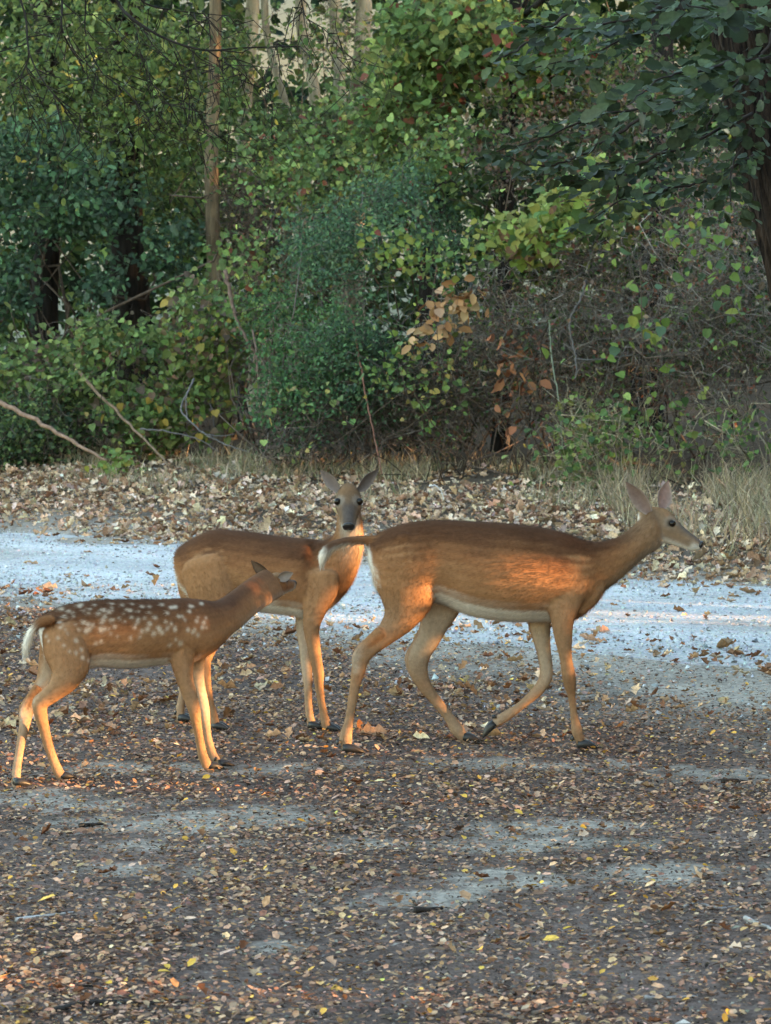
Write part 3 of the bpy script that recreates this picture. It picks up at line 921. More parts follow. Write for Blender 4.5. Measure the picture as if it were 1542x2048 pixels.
# ---------------------------------------------------------------- the standing young doe, looking at the camera
def build_standing_doe():
    root = empty('doe', (P(520, 1460, 11.62)[0], 11.62, 0), 'smaller brown doe standing behind the spotted fawn, facing the camera', 'deer', 'deer crossing the leaf litter')
    d = Deer()
    yaw = -0.30
    Yf = lambda x: 11.66 - (x - 500) / 515.0 * math.tan(0.30)
    tors = [((356, 1112), (360, 1140), .045), ((362, 1094), (370, 1176), .088), ((385, 1078), (395, 1196), .120), ((425, 1060), (430, 1203), .134),
            ((470, 1061), (472, 1208), .136), ((515, 1066), (515, 1222), .142), ((555, 1072), (555, 1228), .146), ((590, 1076), (592, 1232), .140),
            ((622, 1078), (628, 1236), .125), ((645, 1079), (658, 1212), .105), ((662, 1076), (687, 1178), .085), ((672, 1066), (706, 1140), .070), ((680, 1052), (716, 1108), .058), ((685, 1030), (714, 1080), .052), ((690, 1008), (708, 1050), .046)]
    C, U, W = ring_px(tors, Yf, yaw)
    # the neck climbs and swings towards the camera
    for i, (dy, ang) in enumerate([(0.0, .36), (-.005, .5), (-.012, .75), (-.02, 1.05), (-.03, 1.35), (-.04, 1.5)]):
        k = len(C) - 6 + i
        C[k, 1] = [11.585, 11.565, 11.55, 11.54, 11.53, 11.52][i]
        wv = np.linalg.norm(W[k])
        W[k] = np.array([math.sin(ang), math.cos(ang), 0]) * wv
        u = np.linalg.norm(U[k])
        fwd = np.array([math.cos(ang), -math.sin(ang), 0])
        vis = U[k][0] / u
        q = [.25, .45, .6, .75, .8, .8][i]
        U[k] = nrm(np.array([0, 0, 1.0 - q * .5]) - fwd * q) * min(u, .13)
    d.tube('torso', C, U, W, n=90, egg=0.04)
    side = np.array([math.sin(.3), math.cos(.3), 0])
    L = {}
    L['legh_near'] = d.leg('legh_near', [(415, 1130, 55, .8), (428, 1180, 55, .7), (438, 1222, 44, .62), (432, 1258, 28, .7), (420, 1290, 18, .75), (410, 1318, 14, .75), (410, 1340, 12, .8), (414, 1375, 9.5), (420, 1405, 8.5),
                                (427, 1433, 9.5), (431, 1449, 9), (434, 1459, 8)], [11.62, 11.55, 11.54, 11.56], side)
    L['legh_far'] = d.leg('legh_far', [(400, 1130, 50, .8), (405, 1180, 50, .65), (408, 1220, 40, .6), (400, 1255, 25, .7), (388, 1288, 17, .75), (377, 1320, 14, .75), (374, 1342, 12, .8), (369, 1375, 9.5), (363, 1403, 8.5),
                                (360, 1425, 9.5), (363, 1438, 9), (367, 1447, 8)], [11.78, 11.78, 11.80, 11.80], side)
    L['legf_near'] = d.leg('legf_near', [(640, 1150, 40, .55), (640, 1185, 36, .55), (629, 1222, 24, .65), (623, 1255, 17, .8), (627, 1290, 14), (633, 1325, 12), (637, 1347, 11.5), (638, 1370, 9.5), (642, 1400, 8), (648, 1430, 8.5),
                                (652, 1448, 10), (655, 1457, 9.5), (658, 1465, 8.5)], [11.50, 11.47, 11.48, 11.50, 11.52], side)
    L['legf_far'] = d.leg('legf_far', [(625, 1150, 38, .55), (618, 1190, 34, .5), (610, 1228, 21, .6), (609, 1260, 17, .8), (611, 1300, 13), (613, 1335, 11.5), (615, 1355, 10.5), (616, 1380, 8.5), (617, 1410, 8), (620, 1437, 9),
                                (624, 1450, 9.5), (627, 1457, 8.5)], [11.66, 11.62, 11.58, 11.58], side)
    org = P(697, 984, 11.50)
    fw = np.array([0.01, -.80, -.60])
    d.head(org, fw, (0, 0, 1), .205, HEAD, 1.36)
    le = make_ear(d.hp(.03, .07, .18), P(641, 941, 11.53), (-.6, -.85, .1), .025, (.12, .092, .082), (.12, .085, .072), (.17, .135, .12))
    re = make_ear(d.hp(.03, .07, -.18), P(757, 939, 11.53), (.7, -.75, .05), .024, (.10, .08, .072), (.14, .10, .085), (.18, .14, .12))
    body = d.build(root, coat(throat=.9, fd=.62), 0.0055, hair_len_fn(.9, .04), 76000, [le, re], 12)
    for k in L:
        C, T, r = L[k]
        make_hoof(root, np.array([C[-1][0], C[-1][1], max(C[-1][2] - .026, 0.012)]), np.array([.95, -.3, -0.05]), 0.058)
    for w in (-1, 1):
        make_eye(body, d.hp(.38, .085, .205 * w), .0135)
    make_nose(root, d, 1.38)
    return d, root

# ---------------------------------------------------------------- the spotted fawn
def build_fawn():
    root = empty('fawn', (P(240, 1560, 10.35)[0], 10.35, 0), 'small brown fawn with white spots, neck stretched towards the standing doe', 'fawn')
    d = Deer()
    yaw = 0.42
    Yf = lambda x: 10.40 + (x - 240) / 575.0 * math.tan(yaw)
    tors = [((82, 1243), (85, 1275), .035), ((90, 1230), (96, 1320), .062), ((112, 1218), (122, 1335), .088), ((150, 1206), (156, 1338), .098),
            ((200, 1200), (202, 1334), .098), ((250, 1199), (250, 1337), .102), ((295, 1199), (297, 1333), .102), ((335, 1198), (340, 1328), .095),
            ((370, 1196), (384, 1325), .085), ((402, 1199), (424, 1306), .070), ((432, 1202), (452, 1276), .056), ((458, 1188), (482, 1252), .046), ((484, 1168), (512, 1226), .040), ((510, 1150), (540, 1206), .038), ((530, 1138), (562, 1192), .036)]
    C, U, W = ring_px(tors, Yf, yaw)
    for i in range(10, 15):
        q = (i - 10) / 4
        C[i, 1] = 10.62 + .56 * q
    # keep pixels where they were after moving in depth
    for i in range(10, 15):
        t, b = tors[i][0], tors[i][1]
        a = P(t[0], t[1], C[i, 1]); e = P(b[0], b[1], C[i, 1])
        C[i] = (a + e) / 2; U[i] = (a - e) / 2
        W[i] = np.array([-math.sin(.75), math.cos(.75), 0]) * tors[i][2]
    d.tube('torso', C, U, W, n=80, egg=0.03)
    side = np.array([-math.sin(yaw), math.cos(yaw), 0])
    L = {}
    L['legh_near'] = d.leg('legh_near', [(122, 1262, 40, .75), (132, 1300, 46, .65), (138, 1335, 42, .6), (128, 1363, 28, .7), (108, 1384, 20, .75), (90, 1400, 16, .75), (80, 1412, 15.5, .75), (83, 1436, 13, .8), (89, 1460, 11, .85), (96, 1488, 10),
                                (105, 1515, 9.5), (114, 1538, 10.5), (121, 1552, 10), (126, 1562, 9)], [10.26, 10.20, 10.20, 10.23, 10.26], side)
    L['legh_far'] = d.leg('legh_far', [(116, 1262, 36, .75), (116, 1300, 38, .65), (108, 1335, 34, .6), (94, 1364, 24, .7), (76, 1388, 17, .75), (62, 1408, 14, .75), (54, 1424, 13.5, .75), (50, 1446, 11.5, .8), (44, 1474, 9.5, .9), (39, 1503, 9),
                                (34, 1535, 9), (32, 1558, 10), (33, 1571, 9.5), (35, 1580, 8.5)], [10.36, 10.34, 10.28, 10.18, 10.11], side)
    L['legf_near'] = d.leg('legf_near', [(364, 1255, 36, .55), (364, 1295, 30, .55), (365, 1330, 23, .65), (370, 1360, 17, .8), (380, 1392, 15), (388, 1418, 13), (391, 1434, 11.5), (395, 1456, 9.5), (400, 1484, 9), (406, 1512, 10),
                                (413, 1528, 10.5), (421, 1540, 9.5)], [10.45, 10.42, 10.42, 10.46, 10.50], side)
    L['legf_far'] = d.leg('legf_far', [(385, 1260, 34, .55), (390, 1298, 27, .55), (393, 1332, 17, .7), (397, 1366, 13, .85), (404, 1398, 12), (409, 1424, 11.5), (411, 1440, 10), (414, 1462, 8), (418, 1486, 8.5), (426, 1510, 9),
                                (434, 1524, 9.5), (442, 1534, 8.5)], [10.62, 10.60, 10.58, 10.57, 10.56], side)
    d.hock([(112, 1368, 12), (92, 1386, 10), (72, 1402, 8.5), (74, 1422, 8), (80, 1440, 7)], [10.20, 10.215], side)
    d.hock([(76, 1376, 11), (60, 1396, 9.5), (47, 1416, 8.5), (45, 1434, 8), (45, 1452, 7)], [10.29, 10.26], side)
    tp = [(105, 1238, 13), (84, 1243, 11), (69, 1254, 8), (60, 1268, 8), (54, 1284, 8), (51, 1298, 6), (50, 1308, 3)]
    Cq = np.array([P(a, b, 10.22) for a, b, r in tp]); r = np.array([q[2] for q in tp]) * 10.22 / FPX
    T = nrm(np.gradient(Cq, axis=0)); Wq = np.tile(side, (len(Cq), 1)); Uq = np.cross(Wq, T)
    if Uq[1][2] < 0: Uq = -Uq
    d.tube('tail', Cq, Uq * r[:, None] * .8, Wq * (r * 1.1)[:, None], 36, flow=1.0)
    org = P(544, 1164, 11.21)
    fw = np.array([.46, .88, -.10])
    d.head(org, fw, (0, 0, 1), .165, HEAD, 1.08)
    ne = make_ear(d.hp(.05, .08, -.13), P(503, 1122, 11.14), (-.2, -.95, .15), .020, (.24, .18, .14), (.12, .078, .055), (.10, .07, .05))
    fe = make_ear(d.hp(.05, .08, .13), P(586, 1146, 11.22), (.1, -.95, -.25), .020, (.26, .21, .18), (.13, .085, .065), (.20, .15, .12))
    # spots: loose rows along the near and far flanks
    rng = random.Random(5)
    sp = []
    torso = d.tubes[0]
    stv, ctv, snv, Vv = torso['st'], torso['ct'], torso['sn'], torso['V']
    px_spots = [(133, 1235), (147, 1232), (168, 1221), (178, 1226), (198, 1227), (208, 1220), (225, 1221), (248, 1227), (262, 1221), (240, 1236), (222, 1240), (204, 1246), (186, 1250), (168, 1244),
                (158, 1259), (173, 1264), (135, 1266), (152, 1281), (128, 1291), (192, 1287), (203, 1283), (139, 1303), (152, 1305), (165, 1315), (178, 1321), (163, 1299), (222, 1268), (236, 1274), (250, 1243),
                (264, 1234), (276, 1240), (290, 1236), (300, 1247), (311, 1235), (318, 1256), (332, 1243), (343, 1247), (350, 1257), (364, 1233), (370, 1240), (385, 1213), (396, 1235), (412, 1236), (408, 1245),
                (376, 1259), (386, 1264), (396, 1270), (413, 1255), (352, 1279), (340, 1290), (361, 1287), (262, 1276), (280, 1274), (284, 1262), (308, 1267), (325, 1265), (210, 1258), (230, 1253), (118, 1245),
                (245, 1210), (265, 1208), (225, 1208), (285, 1213), (345, 1215), (190, 1210), (160, 1212), (138, 1222), (92, 1272), (97, 1282), (116, 1276), (300, 1225), (335, 1226), (270, 1255), (295, 1259)]
    px_spots += [(rng.uniform(120, 410), rng.uniform(1206, 1262)) for _ in range(46)]
    o = np.array([0, 0, CAM_H])
    for (a, b) in px_spots:
        sp.append((o, nrm(P(a, b, 10.4) - o), rng.uniform(.0035, .0068), side, d.tubes[0]['V'].reshape(-1, 3)))
    body = d.build(root, coat(spots=sp, nneck=10, tail_white=1.4, tail_u=(-.1, .4), facec=BROWN * 1.1, nf=.5, throat=.2), 0.0045, hair_len_fn(.85, .038, 9.6), 84000, [ne, fe], 13)
    for k in L:
        C, T, r = L[k]
        make_hoof(root, np.array([C[-1][0], C[-1][1], max(C[-1][2] - .022, 0.012)]), np.array([.9, .35, -0.05]), 0.050)
    for w in (-1, 1):
        make_eye(body, d.hp(.385, .08, .15 * w), .0105)
    make_nose(root, d, 1.0)
    return d, root

for fn in (build_walking_doe, build_standing_doe, build_fawn):
    fn()

# ================================================================== VEGETATION
SU = np.array([math.sin(SUN_AZ), math.cos(SUN_AZ)])          # across the sun's bearing
SH = np.array([math.cos(SUN_AZ), -math.sin(SUN_AZ)])         # towards the sun, level
def sun_uv(p):
    p = np.asarray(p, float)
    return p[..., :2] @ SU, p[..., 2] - (p[..., :2] @ SH) * math.tan(SUN_EL)
# gaps cut in the added thicket and trees to aim sun at chosen points: (point it lights, half-width m, half-height m)
GAPS = [(P(400, 1440, 10.52), .13, .18), (P(36, 1530, 10.15), .09, .15), (P(85, 1440, 10.22), .035, .09), (P(115, 1530, 10.25), .03, .07),
        (P(1030, 1150, 10.9), .05, .05), (P(862, 1205, 10.9), .018, .04),
        (P(716, 1125, 11.54), .05, .09), (P(655, 1190, 11.46), .03, .08), (P(640, 1320, 11.49), .045, .15), (P(655, 1450, 11.5), .05, .05),
        (P(705, 1480, 10.93), .025, .06), (P(1000, 1482, 11.2), .09, .022), (P(1100, 1497, 11.05), .04, .022), (P(300, 1500, 10.9), .06, .018), (P(335, 830, 27.6), .12, .06)]
_guv = [(*sun_uv(g[0]), g[1], g[2]) for g in GAPS]
def in_gap(p, mg=0.0):
    u, v = sun_uv(p)
    m = np.zeros(len(p), bool)
    for (a, b, ru, rv) in _guv:
        m |= ((u - a) / (ru + mg)) ** 2 + ((v - b) / (rv + mg)) ** 2 < 1.0
    return m & ~((u > 10.34) & (u < 10.46))  # this strip stays leafy to keep the fawn's neck shaded

GREENS = [(.058, .105, .034), (.075, .130, .038), (.043, .085, .034), (.10, .145, .044)]
BRIGHT = [(.105, .175, .045), (.140, .200, .050), (.080, .150, .050), (.17, .20, .045)]
TEAL = [(.048, .105, .052), (.058, .125, .060), (.034, .080, .044), (.075, .14, .06)]
BLUEG = [(.038, .074, .048), (.052, .092, .058), (.030, .058, .038)]
DARKG = [(.022, .045, .020), (.030, .055, .024), (.018, .036, .020)]
BROWNS = [(.13, .085, .055), (.10, .072, .050), (.18, .125, .08), (.14, .065, .04)]
REDS = [(.16, .05, .028), (.13, .045, .025)]
YELLOW = [(.30, .22, .04), (.26, .20, .05)]
def warm(c, k=(1.28, 1.12, 1.0)):
    return [tuple(np.array(q) * k) for q in c]
GREENS, BRIGHT, DARKG = warm(GREENS), warm(BRIGHT), warm(DARKG)
TEAL, BLUEG = warm(TEAL, (1.2, 1.1, 1.0)), warm(BLUEG, (1.2, 1.1, 1.0))
UPV = np.array([0, -0.45, 0.65])

def sample_blobs(blobs, n, rng, shell=0.45, gap=0.42, gscale=2.6, seed=0):
    w = np.array([b[2] * b[3] for b in blobs], float); w /= w.sum()
    pts = []
    need = n
    while need > 0:
        k = rng.choice(len(blobs), need * 2, p=w)
        d = nrm(rng.normal(0, 1, (need * 2, 3)))
        r = rng.uniform(0, 1, need * 2) ** shell
        B = np.array(blobs, float)[k]
        sc = B[:, 4] / FPX
        c = np.array([P(b[0], b[1], b[4]) for b in blobs])[k]
        p = c + d * r[:, None] * np.stack([B[:, 2] * sc, B[:, 5], B[:, 3] * sc], 1)
        keep = (fbm(p, gscale, seed + 50, 2) > gap) & (p[:, 2] > ground_z(p[:, 0], p[:, 1]) + 0.02)
        p = p[keep][:need]
        pts.append(p); need -= len(p)
    return np.concatenate(pts)

def leaf_mesh_variants(tpl, cols, k, rng, name):
    out = []
    for c in pal(cols, k, rng, 0.22):
        out.append(mesh_np(name, tpl[0], tpl[1], np.repeat(c[None], len(tpl[0]), 0)))
    return out
def leaf_objects(name, tpl, pos, R, size, cols, mat, parent, rng, k=10, group=None):
    vs = leaf_mesh_variants(tpl, cols, k, rng, name)
    base = np.array(parent.location)
    for i in range(len(pos)):
        o = bpy.data.objects.new(name, vs[i % k])
        if not vs[i % k].materials: vs[i % k].materials.append(mat)
        COL.objects.link(o)
        o.parent = parent
        M = np.eye(4); M[:3, :3] = R[i] * size[i]; M[:3, 3] = pos[i] - base
        o.matrix_local = Matrix(M.tolist())

def shrub(name, label, cat, blobs, n, size, cols, tpl=T_SMALL, w=None, cluster=9, csig=0.09, stems=6, stem_r=.010, stem_col=(.075, .055, .042), nobj=0, gap=0.42,
          gscale=2.6, seed=1, shell=.45, group=None, spread=.6, mat=None, twigs=0, var=.28, normal=UPV, twig_col=(.13, .105, .09)):
    rng = np.random.default_rng(seed)
    mat = mat or M_LEAF
    if n > 300:
        n, size = int(n * 1.18), size * .84
    big = max(blobs, key=lambda b: b[2] * b[3])
    c0 = P(big[0], big[1], big[4])
    gz = float(ground_z(c0[0], c0[1]))
    root = empty(name, (c0[0], c0[1], gz), label, cat, group)
    m = max(1, n // cluster)
    cc = sample_blobs(blobs, m, rng, shell, gap, gscale, seed)
    ids = rng.integers(0, m, n)
    pos = cc[ids] + rng.normal(0, csig, (n, 3)) * np.array([1, 1, .8])
    pos[:, 2] = np.maximum(pos[:, 2], ground_z(pos[:, 0], pos[:, 1]) + .02)
    R = frames(normal, n, spread, rng, axis=(0, -.3, -.8))
    # palettes stay together in clusters
    cols = np.array(cols)
    ci = rng.choice(len(cols), m, p=None if w is None else np.array(w) / np.sum(w))
    mixi = rng.random(n) < .35
    pick = np.where(mixi, rng.choice(len(cols), n, p=None if w is None else np.array(w) / np.sum(w)), ci[ids])
    col = cols[pick] * np.exp(rng.normal(0, var, (n, 1))) * np.exp(rng.normal(0, .06, (n, 3)))
    sz = size * np.exp(np.clip(rng.normal(-.05, .32, n), -.9, .45))
    col = np.clip(col * 1.2, 0, .7)
    col = col * .86 + .14 * col.mean(1, keepdims=True)
    if nobj:
        o_ = np.argsort(pos[:, 1] - sz * 4)
        near, rest = o_[:nobj], o_[nobj:]
        leaf_objects('leaf', tpl, pos[near], R[near], sz[near], cols, mat, root, rng)
    else:
        rest = np.arange(n)
    v, t, c = inst(tpl[0], tpl[1], pos[rest], R[rest], sz[rest], col[rest])
    f = obj('foliage', mesh_np('foliage', v, t, c), mat, root, kind='stuff')
    # stems
    if stems:
        for k in range(stems):
            e = cc[rng.integers(0, m)]
            b = c0 + np.array([rng.normal(0, big[2] * big[4] / FPX * .35), rng.normal(0, big[5] * .3), 0]); b[2] = ground_z(b[0], b[1]) - .05
            p = wander(b, e, 9, 1.0, rng)
            r = np.linspace(stem_r, stem_r * .3, 9) * rng.uniform(.7, 1.3)
            obj('stem', tubes([p], [r], [np.array(stem_col) * rng.uniform(.6, 1.4)], 5).mesh('stem', True), M_TWIG, root)
    if twigs:
        ps, rs, cs = [], [], []
        for k in range(twigs):
            a = cc[rng.integers(0, m)]
            L = rng.uniform(.15, .5)
            dr = nrm(rng.normal(0, 1, 3) + np.array([0, 0, -.2]))
            ps.append(wander(a, a + dr * L, 5, 1.0, rng)); rs.append(np.linspace(.0035, .0012, 5) * rng.uniform(.7, 1.5)); cs.append(np.array(twig_col) * rng.uniform(.5, 1.5))
        obj('twigs', tubes(ps, rs, cs, 3).mesh('twigs'), M_TWIG, root, kind='stuff')
    return root

def EY(px):                       # depth of the wood's edge at a picture column
    return 26.6 / (1 + (px - 771) / FPX)

def ridged_trunk(path, radii, seed, sides=40, n=70, amp=.07, cells=9):
    S, st = catmull(np.concatenate([np.asarray(path, float), np.asarray(radii, float)[:, None]], 1), n)
    C, r = S[:, :3], S[:, 3]
    th = np.linspace(0, 2 * np.pi, sides, endpoint=False)
    L = np.r_[0, np.cumsum(np.linalg.norm(np.diff(C, axis=0), axis=1))]
    TH, LL = np.meshgrid(th, L)
    p = np.stack([np.cos(TH) * cells / 3, np.sin(TH) * cells / 3, LL * 1.6], -1).reshape(-1, 3)
    nz = (fbm(p, 1.3, seed, 3).reshape(TH.shape) - .5) * 2
    flare = 1 + .5 * np.exp(-LL / .25)
    rr = r[:, None] * (1 + amp * nz * 2) * flare
    V = C[:, None] + np.stack([np.cos(TH) * rr, np.sin(TH) * rr, np.zeros_like(rr)], -1)
    V = V.reshape(-1, 3)
    i = np.arange(n - 1)[:, None] * sides; j = np.arange(sides)[None]; k = (j + 1) % sides
    Q = np.stack([i + j, i + k, i + sides + k, i + sides + j], -1).reshape(-1, 4)
    return mesh_np('trunk', V, Q, None, True), C, r

def tree(name, label, base, top, r0, r1, bark, crown, n_leaf, lsize, cols, seed, group=None, limbs=5, lean=None, tpl=T_SMALL, gapcut=False, trunk_sides=40, bend=.06, rough=(.07, 9)):
    """crown: list of (x, y, z, rx, ry, rz) ellipsoids in metres"""
    rng = np.random.default_rng(seed)
    base = np.asarray(base, float); top = np.asarray(top, float)
    base[2] = ground_z(base[0], base[1]) - .05
    root = empty(name, base, label, 'tree', group)
    path = wander(base, top, 6, bend, rng)
    me, C, r = ridged_trunk(path, np.linspace(r0, r1, 6), seed, trunk_sides, 70 if trunk_sides < 100 else 160, *rough)
    obj('trunk', me, bark, root)
    cr = np.array(crown, float)
    for k in range(limbs):
        e = cr[k % len(cr)]
        q = e[:3] + rng.uniform(-.6, .6, 3) * e[3:]
        i = int(rng.uniform(.5, .97) * (len(C) - 1))
        p = wander(C[i], q, 8, .8, rng)
        obj('limb', tubes([p], [np.linspace(r[i] * .55, .012, 8)], [(.07, .055, .045)], 7).mesh('limb', True), bark, root)
    w = cr[:, 3] * cr[:, 5]; w = w / w.sum()
    m = max(1, n_leaf // 8)
    k = rng.choice(len(cr), m, p=w)
    cc = cr[k, :3] + nrm(rng.normal(0, 1, (m, 3))) * (rng.uniform(0, 1, m) ** .4)[:, None] * cr[k, 3:]
    pos = cc[rng.integers(0, m, n_leaf)] + rng.normal(0, lsize * 1.6, (n_leaf, 3))
    if gapcut:
        pos = pos[~in_gap(pos, lsize * .6)]
    pos = pos[pos[:, 2] > .05]
    nl = len(pos)
    R = frames(np.array([0, 0, .4]), nl, .8, rng)
    v, t, c = inst(tpl[0], tpl[1], pos, R, lsize * np.exp(rng.normal(0, .2, nl)), pal(cols, nl, rng))
    obj('crown', mesh_np('crown', v, t, c), M_LEAF, root, kind='stuff')
    return root, C, r

# ---------------------------------------------------------------- trees of the wood
def px_tree(pxb, pyb, Y, pxt, dia_px, bark, label, seed, crown, n=1500, top_z=7.6, lsize=.16, cols=GREENS, r1=.5, **kw):
    b = P(pxb, pyb, Y)
    t = P(pxt, 0, Y); t[2] = top_z
    t[0] = b[0] + (P(pxt, 0, Y)[0] - b[0]) * (top_z / max(P(pxt, 0, Y)[2], .1))
    return tree('tree', label, b, t, dia_px / 2 * Y / FPX, dia_px / 2 * Y / FPX * r1, bark, [(t[0] + a, Y + b_, t[2] + c_, rx, ry, rz) for a, b_, c_, rx, ry, rz in crown], n, lsize, cols, seed, **kw)
CROWN = [(0, 0, .3, 1.9, 1.7, 1.4), (.9, -.4, -.3, 1.3, 1.3, 1.0), (-.9, .3, -.2, 1.3, 1.4, 1.0)]
px_tree(92, 700, 32.0, 40, 62, M_BARKD, 'dark tree trunk standing at the far left among bluish leaves', 101, CROWN)
px_tree(285, 700, 32.5, 262, 84, M_BARKD, 'thick dark tree trunk behind the leafy mound at left', 102, CROWN)
px_tree(452, 720, 30.6, 450, 34, M_BARKB, 'slim brown trunk below the pale gap in the wood', 103, CROWN, limbs=0)
px_tree(858, 800, 31.0, 852, 36, M_BARKD, 'slender dark trunk rising at the top centre', 104, CROWN)
px_tree(1002, 850, 27.6, 1040, 34, M_BARKD, 'dark leaning stem in the shadow behind the tan dead leaves', 105, CROWN)
px_tree(1290, 850, 29.0, 1330, 60, M_BARKD, 'shaded trunk hidden in the brown vines at right', 106, CROWN)
M_PALE = m_bark('pale_bark', (0.14, 0.125, 0.085), (0.36, 0.32, 0.24), 9.0, 0.4)  # pale bark for slim trunks added as the gap's pale vertical streaks
for k, (px_, w_, py_) in enumerate([(512, 30, 180), (548, 16, 190), (608, 24, 150), (672, 26, 190), (716, 34, 190)]):
    Yp = 33.6 + (k % 3) * .5
    b_ = P(px_, 700, Yp); t_ = P(px_ + random.uniform(-12, 12), -160, Yp)
    b_[2] = ground_z(b_[0], b_[1]) - .05
    r_ = np.random.default_rng(300 + k)
    rt_ = empty('pale_tree', b_, ['leftmost pale trunk in the bright gap at the top', 'second pale trunk from the left in the bright gap', 'middle pale trunk in the bright gap at the top', 'fourth pale trunk from the left in the bright gap', 'rightmost pale trunk in the bright gap at the top'][k], 'tree', 'pale trunks in the bright gap')
    me_, _, _ = ridged_trunk(wander(b_, t_, 6, .12, r_), np.linspace(w_ * .6, w_ * .42, 6) * Yp / FPX, 310 + k, 16, 30, .10, 7)
    obj('trunk', me_, M_PALE, rt_)

# ---------------------------------------------------------------- undergrowth, back to front
E = EY
far_n = 56000
rng = np.random.default_rng(77)
pf = np.stack([rng.uniform(-9, 9, far_n), rng.uniform(35, 41, far_n), rng.uniform(0, 1, far_n) ** .85 * 7.5], 1)
pf[:, 2] += ground_z(pf[:, 0], pf[:, 1])
hole = lambda p, s: (np.abs((p[:, 0] / p[:, 1] * FPX + 771) - s[0]) < s[1]) & (((CAM_H - p[:, 2]) / p[:, 1] * FPX + 662) < s[2])
thin = (fbm(pf, 1.1, 5, 2) > .22)
opening = hole(pf, (615, 125, 175)) & (rng.random(far_n) < .85)
pf = pf[thin & ~opening]
v, t, c = inst(*T_OVAL, pf, frames(UPV, len(pf), .7, rng), .17 * np.exp(rng.normal(0, .25, len(pf))), pal(GREENS + DARKG + [(.10, .12, .05)], len(pf), rng, .3))
far = obj('far_woodland', mesh_np('far_woodland', v, t, c), M_LEAF, kind='stuff')
tag(far, 'deep green mass of leaves far back in the wood', 'woodland')

# dry meadow slope glimpsed through the gap at the top
n1, n2 = 40, 12
xx, yy = np.meshgrid(np.linspace(-60, 60, n1), np.linspace(44, 130, n2))
zz = .6 + (yy - 44) * .20 + (fbm(np.stack([xx.ravel(), yy.ravel(), xx.ravel() * 0], -1), .06, 2, 3).reshape(xx.shape) - .5) * 3
Vm = np.stack([xx.ravel(), yy.ravel(), zz.ravel()], -1)
ii = np.arange(n1 - 1)[None] + n1 * np.arange(n2 - 1)[:, None]
obj('meadow_slope', mesh_np('meadow_slope', Vm, np.stack([ii, ii + 1, ii + n1 + 1, ii + n1], -1).reshape(-1, 4), np.tile([.19, .18, .11], (len(Vm), 1)), True), M_GRASS, kind='structure')

shrub('sapling_thicket', 'tall green saplings filling the top left background', 'saplings', [(120, 140, 260, 220, 31.6, 1.0), (330, 170, 170, 230, 31.6, 1.0), (330, 390, 200, 130, 33.4, 1.0)],
      9000, .085, GREENS + BRIGHT[:2], T_OVAL, seed=11, stems=12, stem_r=.02, twigs=150)
shrub('sapling_thicket', 'loose green saplings hanging below the pale gap', 'saplings', [(640, 310, 170, 120, 32.5, 1.0), (455, 140, 55, 90, 33.0, .8), (790, 220, 90, 160, 31.5, 1.0)],
      6000, .075, GREENS + BRIGHT[:1] + [(.10, .13, .06)], T_OVAL, seed=12, stems=10, stem_r=.015, twigs=200, gap=.45)
shrub('leafy_spray', 'thin yellow-green leaves hanging across the pale gap', 'branch', [(600, 90, 150, 100, 31.8, .5), (680, 60, 90, 90, 31.8, .5)],
      420, .065, BRIGHT + GREENS, T_OVAL, seed=41, stems=8, stem_r=.008, gap=.47, gscale=2.2, twigs=160, cluster=6, csig=.14)
shrub('oak_sapling', 'blue-green leafy sapling in front of the left trunks', 'sapling', [(50, 370, 150, 150, 30.6, .8), (190, 400, 110, 90, 30.8, .8), (350, 500, 60, 70, 30.8, .5), (20, 570, 45, 80, 30.4, .5), (190, 560, 45, 80, 30.4, .5)],
      5200, .085, BLUEG + TEAL[:2], T_OVAL, seed=13, stems=8, stem_r=.014, nobj=90, gap=.45)
shrub('dead_brush', 'grey leafless brush in the gap left of the teal shrub', 'brush', [(500, 460, 75, 130, 31.0, .7), (470, 620, 70, 60, 30.0, .6)],
      1200, .05, BROWNS + DARKG, T_SMALL, seed=14, stems=14, stem_r=.010, stem_col=(.12, .11, .11), twigs=700)
shrub('vine_thicket', 'bright green vine leaves along the top centre', 'vine', [(930, 60, 190, 110, 28.0, .9), (1100, 120, 170, 100, 27.5, .8), (820, 180, 110, 150, 28.5, .8)],
      5200, .088, BRIGHT + GREENS[:2] + REDS[:1], T_HEART, w=[3, 2, 3, 1, 2, 2, .8], seed=15, stems=10, twigs=150, nobj=140)
shrub('vine_thicket', 'brownish-green vine tangle behind the oak branch at upper right', 'vine', [(1250, 240, 240, 190, 27.0, 1.0), (1420, 420, 170, 180, 26.0, .9), (1060, 290, 160, 130, 27.2, .8)],
      7500, .062, DARKG + BROWNS + GREENS[:2], T_SMALL, seed=16, stems=14, twigs=500, gap=.40)
shrub('cedar_shrub', 'dense teal-green shrub of tiny leaves in the middle', 'shrub', [(790, 470, 150, 130, 27.0, .9), (690, 590, 130, 140, 26.8, .9), (880, 400, 90, 120, 27.3, .7), (640, 490, 80, 120, 27.6, .7), (720, 720, 90, 110, 26.4, .6)],
      11500, .046, TEAL + BLUEG[:1] + [(.055, .11, .05)], T_SMALL, seed=17, stems=12, stem_col=(.14, .12, .11), cluster=22, csig=.10, gap=.50, gscale=1.7, twigs=260, twig_col=(.10, .09, .08))
